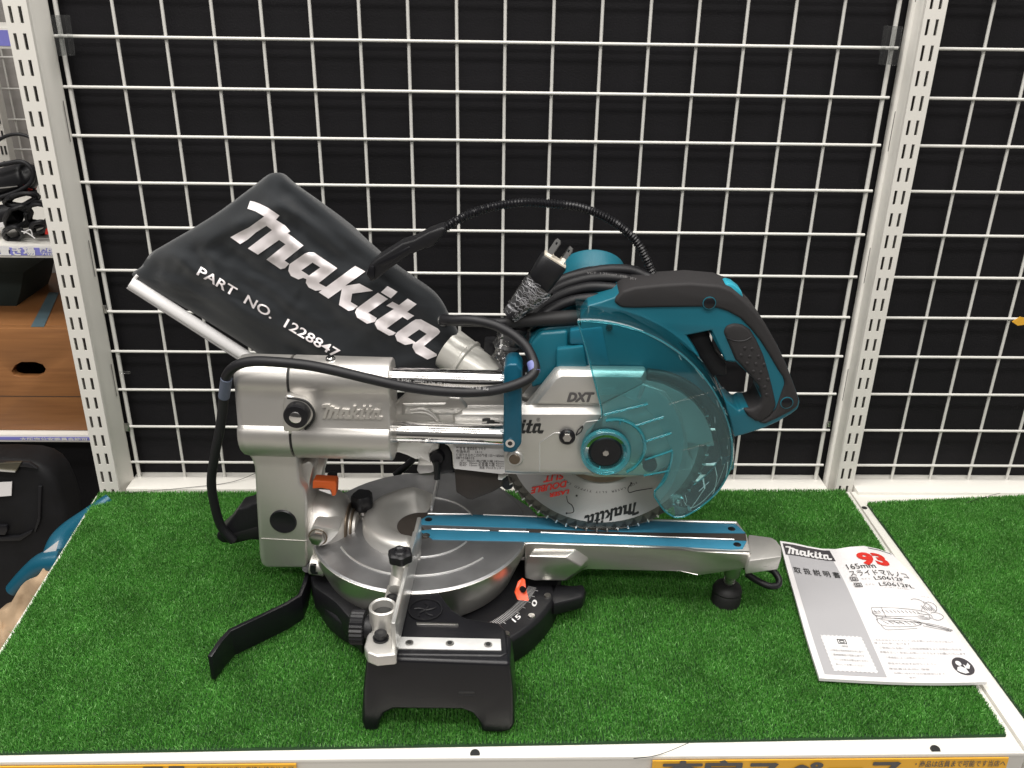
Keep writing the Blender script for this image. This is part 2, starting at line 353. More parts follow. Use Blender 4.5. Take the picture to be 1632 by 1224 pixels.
for (x, y), w_, h_, m_, nm in (((199, 594), .006, .0035, CLIPM, 'cable_tie'), ((167, 493), .002, .010, STEEL, 'grid_hook'), ((202, 681), .003, .011, STEEL, 'grid_hook'), ((1321, 676), .002, .008, STEEL, 'grid_hook')):
    p = WY(x, y, -.006); M().box((p.x-w_, -.0065, p.z-h_/2), (p.x+w_, -.0045, p.z+h_/2)).build(nm, m_, gg, bevel=.0005)
p = [WY(a, b, -.006) for a, b in ((1613, 513), (1626, 505), (1645, 510), (1645, 516), (1622, 519))]
yt = M().prism(p, [q+Vector((0, .001, 0)) for q in p]).build('yellow_tag', YEL); yt['label'] = 'tiny yellow tag hanging on the wire grid at the far right'; yt['category'] = 'tag'
# ---- slotted posts
def post(x0, x1, side, label, yf, zb, slot_side):
    t = thing('slotted_post', label, 'post', ((x0+x1)/2, yf, 0), group='white slotted posts')
    W = x1-x0; f = M(); xs = [x0, x0+W*.19, x0+W*.33, x0+W*.60, x0+W*.745, x1]
    n = 44; z = zb+.004; zc = [zb]
    for k in range(n):
        zc += [z+.0046, z+.0046+.0155]; z += .025
    zc.append(z)
    th = .0016
    idx = {}
    for i in range(5):
        for j in range(len(zc)-1):
            if i in (1, 3) and j % 2 == 1: continue
            a, b, c, d = (xs[i], zc[j]), (xs[i+1], zc[j]), (xs[i+1], zc[j+1]), (xs[i], zc[j+1])
            f.add([(p[0], yf, p[1]) for p in (a, b, c, d)], [(0, 1, 2, 3)])
    for i in (1, 3):
        for j in range(1, len(zc)-1, 2):
            a, b, c, d = (xs[i], zc[j]), (xs[i+1], zc[j]), (xs[i+1], zc[j+1]), (xs[i], zc[j+1]); q = [a, b, c, d]
            for k in range(4):
                p, r = q[k], q[(k+1) % 4]; f.add([(p[0], yf, p[1]), (r[0], yf, r[1]), (r[0], yf+th, r[1]), (p[0], yf+th, p[1])], [(0, 1, 2, 3)])
    f.build('slotted_face', WHITE, t)
    s = M(); b0 = .0025
    for x in (x0, x1): s.box((min(x, x+(th if x == x0 else -th)), yf+.0003, zb), (max(x, x+(th if x == x0 else -th)), .009, zc[-1]))
    s.build('side_flange', WHITE, t)
    # inner channel that widens towards the wire grid (seen beside the front face)
    xi = x1 if side > 0 else x0
    c = M(); e = .0075*side
    pr = [(xi, yf+.004), (xi+e*.25, yf+.011), (xi+e, yf+.026), (xi+e, -.0035), (xi, -.0035)]
    c.loft([[(p[0], p[1], zb) for p in pr], [(p[0], p[1], zc[-1]) for p in pr]]); c.build('side_channel', WHITE, t, bevel=.0012)
    sl = M(); xx = xi+e+.0002*side
    for k in range(7):
        zz = .12+k*.15; M().box((min(xx, xx+.0004*side), -.0118, zz), (max(xx, xx+.0004*side), -.0108, zz+.042)).build('channel_slit', INKG, t)
    bk = M().box((x0+.003, -.006, zb), (x1-.003, -.004, zc[-1])).build('rear_web', BROWNM, t)  # dark brown plate, coloured as the shadow inside the slots of the white post
    return t
p1 = post(-.4685, -.4450, 1, 'white double-slotted steel post on the left end of the wire grid', -.0345, -.02, 1)
p2 = post(.4505, .4725, -1, 'white double-slotted steel post between the two turf mats', -.0195, -.02, -1)
# ---- clear clips on the posts
def clip(px, label, s):
    P = [WY(x, y, -.012) for x, y in px]; t = thing('plastic_clip', label, 'clip', P[3], group='clear plastic clips on the posts')
    q = [p.copy() for p in P]; mm = M(); mm.prism(q, [p+Vector((0, .0015, 0)) for p in q]); mm.build('clip_plate', CLIPM, t, bevel=.0004)
    mm = M(); a, b = (P[1], P[2]) if s > 0 else (P[0], P[3]); w = Vector((-.009*s, 0, 0))
    mm.prism([a, a+Vector((.001*s, 0, 0)), b+Vector((.001*s, 0, 0)), b], [p+Vector((0, -.011, 0)) for p in (a, a+Vector((.001*s, 0, 0)), b+Vector((.001*s, 0, 0)), b)])
    a2, b2 = a+w, b+w; mm.prism([a2, a2+Vector((.001*s, 0, 0)), b2+Vector((.001*s, 0, 0)), b2], [p+Vector((0, -.011, 0)) for p in (a2, a2+Vector((.001*s, 0, 0)), b2+Vector((.001*s, 0, 0)), b2)])
    mm.build('clip_rib', CLIPM, t)
clip([(79, 24), (110, 24), (119, 88), (91, 89)], 'clear plastic clip on the left slotted post, near the top', 1)
clip([(1410, 41), (1439, 42), (1430, 105), (1401, 102)], 'clear plastic clip on the right slotted post, near the top', -1)
# ---- turf
def turf_blades(poly, count, h, seed):
    rng = np.random.default_rng(seed); P = np.array([[p[0], p[1]] for p in poly]); lo, hi = P.min(0), P.max(0)
    pts = lo+(hi-lo)*rng.random((int(count*1.3), 2)); ins = np.ones(len(pts), bool)
    for i in range(len(P)):
        a, b = P[i], P[(i+1) % len(P)]; ins &= ((b[0]-a[0])*(pts[:, 1]-a[1])-(b[1]-a[1])*(pts[:, 0]-a[0])) <= .0
    pts = pts[ins][:count]; n = len(pts)
    cl = np.round(pts/.0032)*.0032; pts = pts*.62+cl*.38            # blades grow in small tufts
    az = rng.random(n)*2*np.pi; hh = h*(.6+.5*rng.random(n)); w = .00031*(.7+.6*rng.random(n)); ln = np.abs(rng.normal(0, .40, n))*hh
    la = rng.random(n)*2*np.pi; d = np.stack([np.cos(la), np.sin(la)], 1)*ln[:, None]; s = np.stack([np.cos(az), np.sin(az)], 1)*w[:, None]
    z0 = np.full(n, .0012); v = np.zeros((n, 5, 3))
    v[:, 0, :2] = pts-s; v[:, 1, :2] = pts+s; v[:, 0, 2] = v[:, 1, 2] = .0012
    v[:, 2, :2] = pts+d*.35+s*.9; v[:, 3, :2] = pts+d*.35-s*.9; v[:, 2, 2] = v[:, 3, 2] = .0012+hh*.58
    v[:, 4, :2] = pts+d; v[:, 4, 2] = .0012+hh*(.98-.25*np.clip(ln/hh, 0, 1))
    b = (np.arange(n)*5)[:, None]; quad = (b+np.array([0, 1, 2, 3])).ravel(); tri = (b+np.array([3, 2, 4])).ravel()
    return v.reshape(-1, 3), quad, tri, n
def turf(name, label, poly, count, h, seed, group):
    cen = Vector((sum(p[0] for p in poly)/4, sum(p[1] for p in poly)/4, 0)); t = thing(name, label, 'turf mat', cen, group=group)
    M().prism([Vector((p[0], p[1], .0014)) for p in poly], [Vector((p[0], p[1], -.0014)) for p in poly]).build('turf_backing', BACKING, t)
    v, q, tr, n = turf_blades(poly, count, h, seed); v = v-np.array(cen)
    me = bpy.data.meshes.new('turf_pile'); me.vertices.add(len(v)); me.vertices.foreach_set('co', v.ravel())
    me.loops.add(len(q)+len(tr)); me.loops.foreach_set('vertex_index', np.concatenate([q, tr]).astype(np.int32)); me.polygons.add(2*n)
    st = np.concatenate([np.arange(n)*4, 4*n+np.arange(n)*3]).astype(np.int32); me.polygons.foreach_set('loop_start', st)
    me.update(calc_edges=True); me.validate(); me.materials.append(GRASS)
    o = bpy.data.objects.new('turf_pile', me); COL.objects.link(o); o.parent = t; o['kind'] = 'stuff'; return t
TP = [(-.4665, -.040), (.4590, -.0275), (.4578, line_y(*TF, .4578)), (-.4372, line_y(*TF, -.4372))]
turf('turf_mat', 'bright green artificial turf mat under the saw and the manual', TP, 800000, .0049, 3, 'artificial turf mats')
a1, a2 = WZ(1382, 804, 0), WZ(1629, 1140, 0)
turf('turf_mat', 'green artificial turf mat lying empty on the right shelf', [(a1.x, a1.y), (.78, -.030), (.78, -.436), (a2.x+.001, -.436)], 270000, .0049, 5, 'artificial turf mats')
# ---- yellow shelf labels
fy = lambda x: line_y(*DF, x)-.0040
def ylabel(x0, x1, label, rows):
    t = thing('shelf_label', label, 'label', ((x0+x1)/2, fy((x0+x1)/2), -.02), group='yellow labels along the shelf edge')
    mm = M(); a = [(x0, fy(x0), -.0034), (x1, fy(x1), -.0034), (x1, fy(x1)-.001, -.0360), (x0, fy(x0)-.001, -.0360)]
    mm.prism(a, [(p[0], p[1]+.0012, p[2]) for p in a]); mm.build('label_card', YEL, t)
    for nm, body, xa, xb, z, hh, b, ft in rows:
        txt(nm, body, (xa, z), (xb, z), (0, hh), lambda x, z: Vector((x, fy(x)-.0009, z)), INKG, t, bold=b, fat=.0007*ft)
    return t
L0 = WY(0, 1217, -.468); L1 = WY(465, 1217, -.467); L2 = WY(1045, 1212, -.463); L3 = WY(1622, 1208, -.460)
ylabel(L0.x-.05, L1.x, 'yellow shelf label with brown writing below the left part of the turf', [
    ('heading', '用品', WY(235, 1224, -.466).x-.01, WY(290, 1224, -.466).x, -.0165, .0115, .02, 1),
    ('small_print', '買取査定は当店に直接お持ち込み可', WY(305, 1220, -.466).x, WY(462, 1220, -.466).x, -.0104, .0050, .01, 0)])
ylabel(L2.x, L3.x, 'yellow shelf label with large brown characters below the right part of the turf', [
    ('heading', '査定スペース', WY(1060, 1220, -.463).x, WY(1455, 1216, -.463).x, -.0242, .0185, .02, 1),
    ('small_print', '・商品は店員まで可能です当店へ', WY(1470, 1212, -.460).x, WY(1618, 1210, -.460).x, -.0112, .0056, .01, 0)])

# ================================================================== LEFT AISLE (seen past the left post)
YB = .10
def wpl(name, pts, y0, y1, m, parent, bevel=.001, **k):
    a = [WY(p[0], p[1], y0) for p in pts]; mm = M(); mm.prism(a, [Vector((p.x, y1, p.z)) for p in a]); return mm.build(name, m, parent, bevel=bevel, **k)
def strip(x0, ztop, h, y, depth, label, texts, x1=-.478):
    t = thing('side_shelf', label, 'shelf', (x1-.1, y, ztop-h), group='shelves of the left bay')
    M().box((x0, y+.002, ztop-.004), (x1, y+depth, ztop)).build('shelf_top', SHELFM, t, bevel=.0005)
    M().box((x0, y, ztop-h), (x1, y+.002, ztop)).build('shelf_front', SHELFM, t, bevel=.0005)
    c = M().box((x0, y-.001, ztop-h+.0035), (x1, y-.0003, ztop-.003)).build('label_strip', BLUEL, t)
    for body, xa, xb, z, hh in texts: txt('lettering', body, (xa, z), (xb, z), (0, hh), lambda x, z: Vector((x, y-.0016, z)), PRINTW, t, bold=.03)
    return t
za = WY(60, 391, YB).z; zb_ = WY(60, 411, YB).z
strip(-.9, za, za-zb_, YB, .35, 'upper side shelf with a blue label strip, holding black tools', [('置き場', WY(0, 405, YB).x, WY(58, 405, YB).x, zb_+.0045, .0095), ('関西', WY(66, 405, YB).x, WY(87, 405, YB).x, zb_+.0085, .005), ('プロ店', WY(66, 405, YB).x, WY(87, 405, YB).x, zb_+.004, .003)])
zc = WY(60, 693, YB).z; zd = WY(60, 699, YB).z
strip(-.9, zc, .011, YB, .35, 'lower side shelf with a thin blue strip, under the wooden crate', [('大阪府公安委員会許可', WY(32, 696, YB).x, WY(140, 696, YB).x, zc-.0075, .0035)])
strip(-.9, WY(5, 44, .28).z, .026, .28, .12, 'topmost side shelf with a blue strip, behind the left post', [('売場', -.86, -.72, WY(5, 60, .28).z+.004, .010)])
bw = M().box((-1.6, .62, -.9), (-.455, .64, 1.6)).build('side_wall', mat('grey_panel', (.33, .31, .295), .6)); bw['kind'] = 'structure'; bw = M().box((-1.4, .14, -.9), (-.48, .15, zc-.013)).build('under_shelf_shade', PANEL); bw['kind'] = 'structure'  # second box: black sheet added as the darkness under the lower side shelf
gx = [WY(x, 150, .60).x for x in (-30, 14, 58)]
wires('wire_grid', 'dim off-white wire grid at the back of the left bay', [-1.1, -1.05, -1.0, -.95, -.90, -.85, -.80, -.75, -.70], [.60-.05*k for k in range(0, 12)], .60, -.1, -1.2, -.5, .0015, .0015, group='white wire grids')
t = thing('slotted_post', 'distant slotted post in the left bay behind the black tools', 'post', (WY(2, 240, .55).x, .55, 0))
M().box((WY(-8, 240, .55).x, .55, -.2), (WY(13, 240, .55).x, .57, .6)).build('post_face', WHITE, t)
s_ = M()
for k in range(16):
    for x in (WY(2, 240, .55).x, WY(8, 240, .55).x): s_.box((x, .5488, .1+k*.025), (x+.003, .5495, .1+k*.025+.014))
s_.build('post_slot', INK, t)
# wooden crate
cz0 = zc+.001
t = thing('wooden_crate', 'brown plywood crate with an oval hand hole on the lower side shelf', 'crate', (-.62, YB+.02, cz0))
f0 = YB+.012
cA = WY(-60, 525, f0); cB = WY(128, 525, f0); zt = WY(60, 524, f0).z
hole = [(18+0, 592), (24, 582), (34, 577), (56, 577), (68, 581), (73, 588), (69, 597), (58, 601), (32, 601), (22, 598)]
oa = [Vector((cA.x, f0, zt)), Vector((-.49, f0, zt)), Vector((-.49, f0, cz0)), Vector((cA.x, f0, cz0))]; ha = [WY(a, b, f0) for a, b in hole]
mm = M(); mm.prism(oa, back(oa, f0+.012), (ha, back(ha, f0+.012))); mm.build('front_panel', WOODM, t, bevel=.0004)
M().box((cA.x, f0+.0121, zt-.006), (-.49, f0+.24, zt-.0005)).build('lid', WOODM, t, bevel=.0008)
M().box((cA.x, f0+.20, cz0), (-.49, f0+.212, zt-.007)).build('rear_panel', WOODM, t)
M().box((cA.x, f0+.0122, cz0), (-.49, f0+.1998, cz0+.006)).build('base_panel', WOODM, t)
M().box((-.4899, f0, cz0), (-.484, f0+.212, zt-.007)).build('side_panel', WOODM, t)
M().box((cA.x-.006, f0, cz0), (cA.x-.0001, f0+.212, zt-.007)).build('side_panel', WOODM, t)
q = [WZ(a, b, zt+.0004) for a, b in ((49, 521), (70, 521), (94, 466), (78, 466))]; M().prism(q, [p+Vector((0, 0, .0002)) for p in q]).build('blue_tape', mat('blue_tape', (.10, .16, .19), .5), t)
M().box((cA.x, f0-.0004, WY(60, 632, f0).z), (-.49, f0+.0004, WY(60, 632, f0).z+.0008)).build('panel_joint', BROWNM, t)
# dark green case above crate at left
o = wpl('tool_case', [(-60, 432), (38, 434), (32, 470), (22, 500), (5, 520), (-60, 520)], .20, .30, mat('dark_green_cloth', (.01, .02, .018), .7), None)
o['label'] = 'dark green case pushed in beside the top of the wooden crate'; o['category'] = 'case'
# black tools on the upper side shelf
sz = za
t = thing('power_tool', 'black power tool with a red ring lying on the upper side shelf', 'power tool', (-.62, YB+.06, sz))
def wt(pts, y): return [WY(a, b, y) for a, b in pts]
mm = M(); mm.tube(wt([(-30, 305), (10, 292), (38, 283), (48, 280), (57, 268)], YB+.05), .014, 16, rf=lambda L, u: .019-.012*max(0, u-.55)/.45); mm.build('tool_body', BLACK, t)
mm = M(); mm.tube(wt([(33, 288), (42, 283)], YB+.05), .0172, 20, sub=1); mm.build('red_ring', RED, t)
mm = M(); mm.tube(wt([(-5, 300), (28, 297)], YB+.028), .0009, 8, sub=1); mm.build('silver_edge', STEEL, t)
t = thing('power_tool', 'black tool with a white sticker at the front of the upper side shelf', 'power tool', (-.64, YB+.02, sz), group='black tools')
mm = M(); mm.tube(wt([(-40, 352), (-5, 345), (28, 338)], YB+.03), .013, 16, sub=3); mm.build('tool_body', BLACK, t, bevel=0)
wpl('tool_sticker', [(-6, 356), (10, 353), (12, 360), (-5, 363)], YB+.012, YB+.0125, PAPER, t, bevel=0)
t = thing('cable_bundle', 'tangled black cable bundle tied with a white wire on the upper side shelf', 'cable', (-.60, YB+.02, sz))
mm = M(); rr = random.Random(4)
for c_, n_, R1, R2 in (((28, 345), 9, 26, 17), ((60, 342), 9, 20, 22), ((20, 372), 7, 16, 12), ((62, 362), 6, 16, 10), ((35, 318), 7, 30, 10)):
    for k in range(n_):
        a0 = rr.random()*6; y = YB+.008+rr.random()*.05; tl = rr.uniform(-.6, .6); P = []
        for i in range(10):
            a = a0+i*.66; x_, y_ = R1*rr.uniform(.7, 1)*math.cos(a), R2*rr.uniform(.7, 1)*math.sin(a)
            P.append(WY(c_[0]+x_*math.cos(tl)-y_*math.sin(tl), min(c_[1]+x_*math.sin(tl)+y_*math.cos(tl), 386), y+.01*math.sin(a)))
        mm.tube(P, .0022, 8, sub=4)
mm.build('cable_loops', CABLE, t)
mm = M(); mm.tube(wt([(32, 368), (45, 372), (56, 380)], YB+.004), .0008, 6); mm.tube(wt([(38, 372), (48, 366), (52, 376)], YB+.004), .0008, 6); mm.build('white_tie', PRINTW, t)
o = wpl('red_tag', [(72, 366), (79, 358), (82, 374), (71, 374)], YB+.003, YB+.006, RED, None); o['label'] = 'small red tag at the right end of the upper side shelf'; o['category'] = 'tag'
t = thing('loose_cable', 'black cable arching above the tools in the left bay', 'cable', (-.65, .2, sz))
mm = M(); mm.tube(wt([(-20, 238), (5, 219), (30, 214), (52, 222), (62, 240)], .16), .0022, 10); mm.tube(wt([(-20, 268), (5, 262), (35, 258), (52, 272), (50, 290), (30, 304), (-10, 318)], YB+.03), .0028, 10); mm.build('cable_line', CABLE, t)
# black tool case below
t = thing('hard_case', 'big black hard case with a latch and white tag, low in the left bay', 'case', (-.62, -.02, -.25))
yc = -.02; cp = cr([(-90, 722), (0, 716), (62, 722), (98, 742), (118, 775), (138, 850), (150, 960), (160, 1050), (-100, 1050)], 4)
cp = [(-90, 738), (0, 736), (40, 738), (58, 743), (74, 753), (86, 768), (96, 790), (104, 815), (108, 860), (114, 960), (118, 1050), (-100, 1050)]
wpl('case_body', cp, yc, .035, mat('scuffed_black_plastic', (.007, .007, .008), .6, 0, .4, 60, .4, 25, spec=.25), t, bevel=.012, seg=4)
wpl('case_ridge', [(-90, 735), (45, 738), (60, 748), (40, 745), (-90, 742)], yc-.004, yc+.002, BLACK, t, bevel=.001)
wpl('case_rib', [(60, 775), (66, 776), (64, 830), (56, 850), (54, 846), (60, 826)], yc-.004, yc+.002, BLACK, t, bevel=.001)
wpl('case_rib', [(-90, 858), (30, 855), (52, 845), (50, 850), (32, 862), (-90, 866)], yc-.004, yc+.002, BLACK, t, bevel=.001)
wpl('latch', [(-20, 740), (34, 737), (25, 753), (-20, 748)], yc-.006, yc-.001, mat('dull_latch_metal', (.13, .12, .09), .4, .8), t)
wpl('latch_edge', [(-20, 747), (24, 751), (24, 753), (-20, 750)], yc-.007, yc-.006, BRIGHT, t, bevel=0)
wpl('white_tag', [(-20, 770), (19, 768), (18, 790), (-20, 793)], yc-.003, yc-.0022, PAPER, t, bevel=0)
wpl('latch', [(-20, 838), (10, 838), (12, 845), (8, 853), (-20, 852)], yc-.006, yc-.001, BLACKG, t)
# teal hose-like tool and paper bag beside the shelf edge
t = thing('teal_tool', 'teal tool part poking up beside the left edge of the turf', 'power tool', (-.5, -.1, -.12))
mm = M(); P = [WY(a, b, y) for a, b, y in ((175, 795, -.055), (140, 822, -.075), (112, 845, -.10), (96, 866, -.12), (90, 890, -.135))]; mm.tube(P, .013, 16, rf=lambda L, u: .007+.009*u); mm.build('tool_arm', TEALP, t)
mm = M(); P = [WY(a, b, y) for a, b, y in ((100, 893, -.15), (70, 897, -.15), (45, 915, -.15), (20, 940, -.15))]; mm.tube(P, .008, 14, rf=lambda L, u: .014-.006*u); mm.build('tool_base', TEALP, t)
wpl('paper_tag', [(69, 880), (94, 861), (88, 883), (84, 882)], -.15, -.1502, PAPER, t, bevel=0)
o = thing('paper_bag', 'crumpled brown paper bag beside the left edge of the turf', 'paper bag', (-.5, -.2, -.2))
vv = []; ff = []; nx, ny = 26, 26
def bagp(s, q):
    x = -30+s*150; top = 896+max(0, (75-x))*1.05+6*math.sin(x*.13); y = top+q*230
    d = -.16-.05*q+.012*noise.noise(Vector((x*.03, y*.02, 0)))+.005*noise.noise(Vector((x*.1, y*.09, 3))); return WY(x, y, d)
for i in range(nx+1):
    for j in range(ny+1): vv.append(bagp(i/nx, j/ny))
for i in range(nx):
    for j in range(ny): a = i*(ny+1)+j; ff.append((a, a+1, a+ny+2, a+ny+1))
n_ = len(vv); vv += [p+Vector((-.004, .03, -.01)) for p in vv[:]]; ff += [tuple(i+n_ for i in f) for f in ff[:]]
for i in range(nx): a = i*(ny+1); ff.append((a, a+ny+1, a+ny+1+n_, a+n_))
build('bag_sheet', vv, ff, mat('kraft_paper', (.46, .33, .21), .75, 0, .2, 90, .08, 30), o, smooth=60)

# ================================================================== THE MITER SAW
saw = thing('miter_saw', 'silver and teal sliding miter saw with a black dust bag, standing on the left turf', 'miter saw', SO, SA, saw=True)
H = .085                                              # height of the table top
# ---- sub-base: ring under the turntable, wings
M().lathe([(0, .008), (.107, .008), (.1085, .012), (.1085, .030), (.104, .0345), (0, .0345)], (0, 0, 0), n=96).build('base_ring', BLACK, saw, bevel=.001)
# scale sector
R2 = .143; mm = M(); mm.lathe([(.06, .006), (R2, .006), (R2, .032), (R2-.003, .036), (.06, .036)], (0, 0, 0), n=40, a0=math.radians(-60), a1=math.radians(50)); sec = mm.build('scale_sector', BLACK, saw, bevel=.001)
mm = M()
for k in range(-12, 32):
    a = math.radians(-k*.92-25.5); r0 = .1125; r1 = r0+(.0115 if k % 5 == 0 else .0085)
    c, s = math.cos(a), math.sin(a); w = .0002; n_ = Vector((-s, c, 0))*w
    mm.add([Vector((r0*c, r0*s, .0364))+n_, Vector((r1*c, r1*s, .0364))+n_, Vector((r1*c, r1*s, .0364))-n_, Vector((r0*c, r0*s, .0364))-n_], [(0, 1, 2, 3)])
mm.build('scale_marks', PRINTW, sec)
SF = lambda z: (lambda x, y: PZ(x, y, z))
txt('scale_number', '0', (853, 968), (857, 958), (-7, -4), SF(.0366), PRINTW, sec, bold=.02)
txt('scale_number', '15', (821, 992), (831, 983), (-6, -5), SF(.0366), PRINTW, sec, bold=.02)
for a in (-18, -33, -48, 0, 12):
    c, s = math.cos(math.radians(a)), math.sin(math.radians(a)); M().lathe([(0, .0375), (.0032, .0375), (.004, .0355), (0, .0355)], ((R2-.008)*c, (R2-.008)*s, 0), n=12).build('screw', STEEL, sec)
# right-hand ear
mm = M(); q = [PZ(a, b, .036) for a, b in ((872, 928), (912, 932), (930, 930), (934, 940), (930, 950), (882, 962))]; mm.prism(q, [Vector((p.x, p.y, .020)) for p in q]); mm.build('base_ear', BLACK, saw, bevel=.003)
# far wing (behind the arm) and near wing
FW = [(500, 800), (551, 783), (590, 771), (661, 754), (725, 752), (775, 762), (796, 775), (845, 808), (862, 826), (800, 830), (700, 820), (560, 820)]
mm = M(); q = [PZ(a, b, H-.0025) for a, b in FW]; mm.prism(q, [Vector((p.x, p.y, .02)) for p in q]); mm.build('far_base_wing', ALU, saw, bevel=.002)
NW = [(590, 1043), (800, 1046), (811, 1040), (806, 1003), (795, 992), (742, 984), (722, 972), (708, 955), (690, 930), (640, 930), (598, 960), (587, 1000)]
mm = M(); q = [PZ(a, b, H-.002) for a, b in NW]; mm.prism(q, [Vector((p.x, p.y, .050)) for p in q]); near = mm.build('near_base_wing', BLACKG, saw, bevel=.0022, seg=3)
v0 = -.1905
LEG = [(583, 1050), (590, 1043), (806, 1047), (813, 1052), (818, 1100), (820, 1155), (815, 1166), (800, 1169), (768, 1168), (762, 1150), (752, 1138), (736, 1132), (628, 1131), (613, 1138), (606, 1150), (602, 1166), (592, 1171), (580, 1165), (576, 1150), (578, 1100)]
def drafted(pts, v, vtop): return [Vector((p.x, vtop+(v-vtop)*(H-p.z)/H, p.z)) for p in V(pts, vtop)]
fr = [Vector((p.x, p.y, min(p.z, H-.0032))) for p in V(LEG, v0)]; bk = [Vector((p.x*1.0, v0+.035, p.z)) for p in fr]
mm = M(); mm.prism(fr, bk); lg = mm.build('wing_leg', BLACKG, near, bevel=.0035, seg=4)
for x0, x1 in ((-.020, .002), (.070, .095)): M().box((x0, -.160, .004), (x1, -.118, .052)).build('rear_foot', BLACK, near, bevel=.003)
plate('leg_slot', [(731, 1103), (756, 1103), (757, 1109), (731, 1109)], v0-.0004, v0+.001, INK, near, bevel=.0003)
plate('leg_slot_lip', [(731, 1108), (757, 1108), (757, 1109.5), (731, 1109.5)], v0-.001, v0, BLACK, near, bevel=.0003)
# wing details: clear scale strip with three holes, slot, round emblem
SZ = SF(H+.0006)
def zplate(name, pts, z0, z1, m, parent, bevel=.0004, **k):
    q = [PZ(a, b, z1) for a, b in pts]; mm = M(); mm.prism(q, [Vector((p.x, p.y, z0)) for p in q]); return mm.build(name, m, parent, bevel=bevel, **k)
zplate('wing_scale', [(634, 1014.5), (798, 1018), (799, 1036), (634, 1033)], H-.002, H-.0006, mat('white_aluminium', (.74, .74, .73), .35, .3, .05, 900, .08, 60), near)
for x, y in ((652.5, 1024), (717, 1025), (778, 1027)):
    p = PZ(x, y, H); mm = M(); mm.lathe([(0, -.0003), (.0026, -.0003), (.0034, 0), (.0022, .0003), (0, .0003)], (p.x, p.y, H), n=20); mm.build('strip_hole', STEEL, near); M().lathe([(0, .0006), (.0019, .0006), (.0019, .0003), (0, .0003)], (p.x, p.y, H), n=16).build('strip_hole_core', INK, near)
zplate('wing_slot', [(663, 991), (730, 993), (731, 996.5), (664, 995)], H-.003, H-.0008, STEEL, near)
pe = PZ(678, 970, H); mm = M()
mm.lathe([(.0135, -.002), (.0138, 0), (.0148, 0), (.0150, -.002)], (pe.x, pe.y, H-.0004), n=48); mm.build('emblem_ring', BLACK, near)
mm = M()
for k in range(5): a = k*2*PI/5; mm.tube([(pe.x, pe.y, H-.0015), (pe.x+.006*math.cos(a), pe.y+.006*math.sin(a+.3), H-.0013), (pe.x+.010*math.cos(a+.5), pe.y+.010*math.sin(a+.5), H-.0015)], .0008, 6, sub=3)
mm.build('emblem_mark', BLACK, near)
# ---- turntable
RT = .1070
prof = [(0, H), (RT-.0015, H), (RT, H-.0012), (RT-.0015, H-.012), (RT-.014, .040), (RT-.016, .038), (0, .038)]
tt = M().lathe(prof, (0, 0, 0), n=128).build('turntable', ALU, saw, smooth=30)
skirt = M().lathe([(RT-.001, H-.0005), (RT+.0006, H-.0018), (RT-.0004, H-.013), (RT-.0130, .040), (RT-.017, .038), (RT-.018, H-.003)], (0, 0, 0), n=128).build('turntable_skirt', SILVERR, tt, smooth=30)
mm = M()
for r, a0, a1 in ((.0830, -150, -38), (.0540, -92, -28), (.0540, 22, 88)):
    pts = [Vector((r*math.cos(math.radians(a0+(a1-a0)*i/24)), r*math.sin(math.radians(a0+(a1-a0)*i/24)), H-.0001)) for i in range(25)]; mm.tube(pts, .0011, 8, sub=1)
mm.build('raised_rib', BRIGHT, tt)
# hub collar (silver horseshoe round the end of the kerf) with its dished middle
cp = [(.058, H-.001), (.0575, H+.008), (.054, H+.0135), (.047, H+.0155), (.040, H+.0145), (.034, H+.010), (.0275, H+.003), (.024, H+.0005)]
mm = M(); rings = []
for i in range(61):
    a = math.radians(80+(278-80)*i/60); fd = min(1, i/8, (60-i)/5)**.6*.999+.001
    rings.append([Vector((r*math.cos(a), r*math.sin(a), H-.001+(h-H+.001)*fd)) for r, h in cp])
mm.loft(rings, cap=True, closed=False); mm.build('hub_collar', SILVER2, tt, smooth=50)
M().lathe([(0, H+.0004), (.0235, H+.0004), (.0245, H-.001)], (0, 0, 0), n=48, a0=math.radians(60), a1=math.radians(300)).build('hub_dish', BROWNM, tt)
# ---- extension arm with the kerf boards
K1 = [(846, 864.5), (1000, 868.6), (1084, 871.6), (1112, 877), (1193, 880.5), (1196, 879), (1190, 852), (1174, 830), (845, 822), (760, 818), (700, 818), (660, 832), (690, 862), (760, 866)]
q = [PZ(a, b, H-.0005) for a, b in K1]; mm = M(); mm.prism(q, [Vector((p.x, p.y, H-.004)) for p in q]); arm = mm.build('extension_arm', SILVER2, saw, bevel=.0006)
vn = PZ(1000, 869, H).y; va = PZ(1193, 881, H).y
# side walls: profile along the near edge
SW = [(838, 871), (850, 868.5), (1000, 868.5), (1088, 872), (1112, 877), (1193, 881), (1197, 884), (1196, 903), (1180, 908), (1112, 918), (1083, 911), (937, 908), (905, 913), (836, 919)]
TE = [(836, 866), (847, 865.5), (1000, 869.6), (1084, 872.6), (1112, 878), (1197, 881.5)]
def vx(x):
    for (x0, y0), (x1, y1) in zip(TE, TE[1:]):
        if x <= x1: break
    t = (x-x0)/(x1-x0); return PZ(x, y0+(y1-y0)*t, H-.0002).y
BE = [(836, 919), (905, 913), (937, 908), (1083, 911), (1112, 918), (1180, 908), (1196, 903)]
tp = [PZ(x, y, H-.0002) for x, y in TE]; bt = [PV(x, y, vx(x)) for x, y in BE]; fr = tp+bt[::-1]
mm = M(); mm.prism(fr, [p+Vector((0, .0045, 0)) for p in fr]); mm.build('arm_side', SILVERR, arm, bevel=.0015, seg=3)
vf = -vn; z0_, z1_ = .058, H-.002
mm = M(); mm.box((.09, vf-.004, z0_), (.262, vf, z1_)); mm.box((.09, vn+.004, .060), (.262, vf-.004, .064)); mm.build('arm_underside', SILVER, arm, bevel=.001)
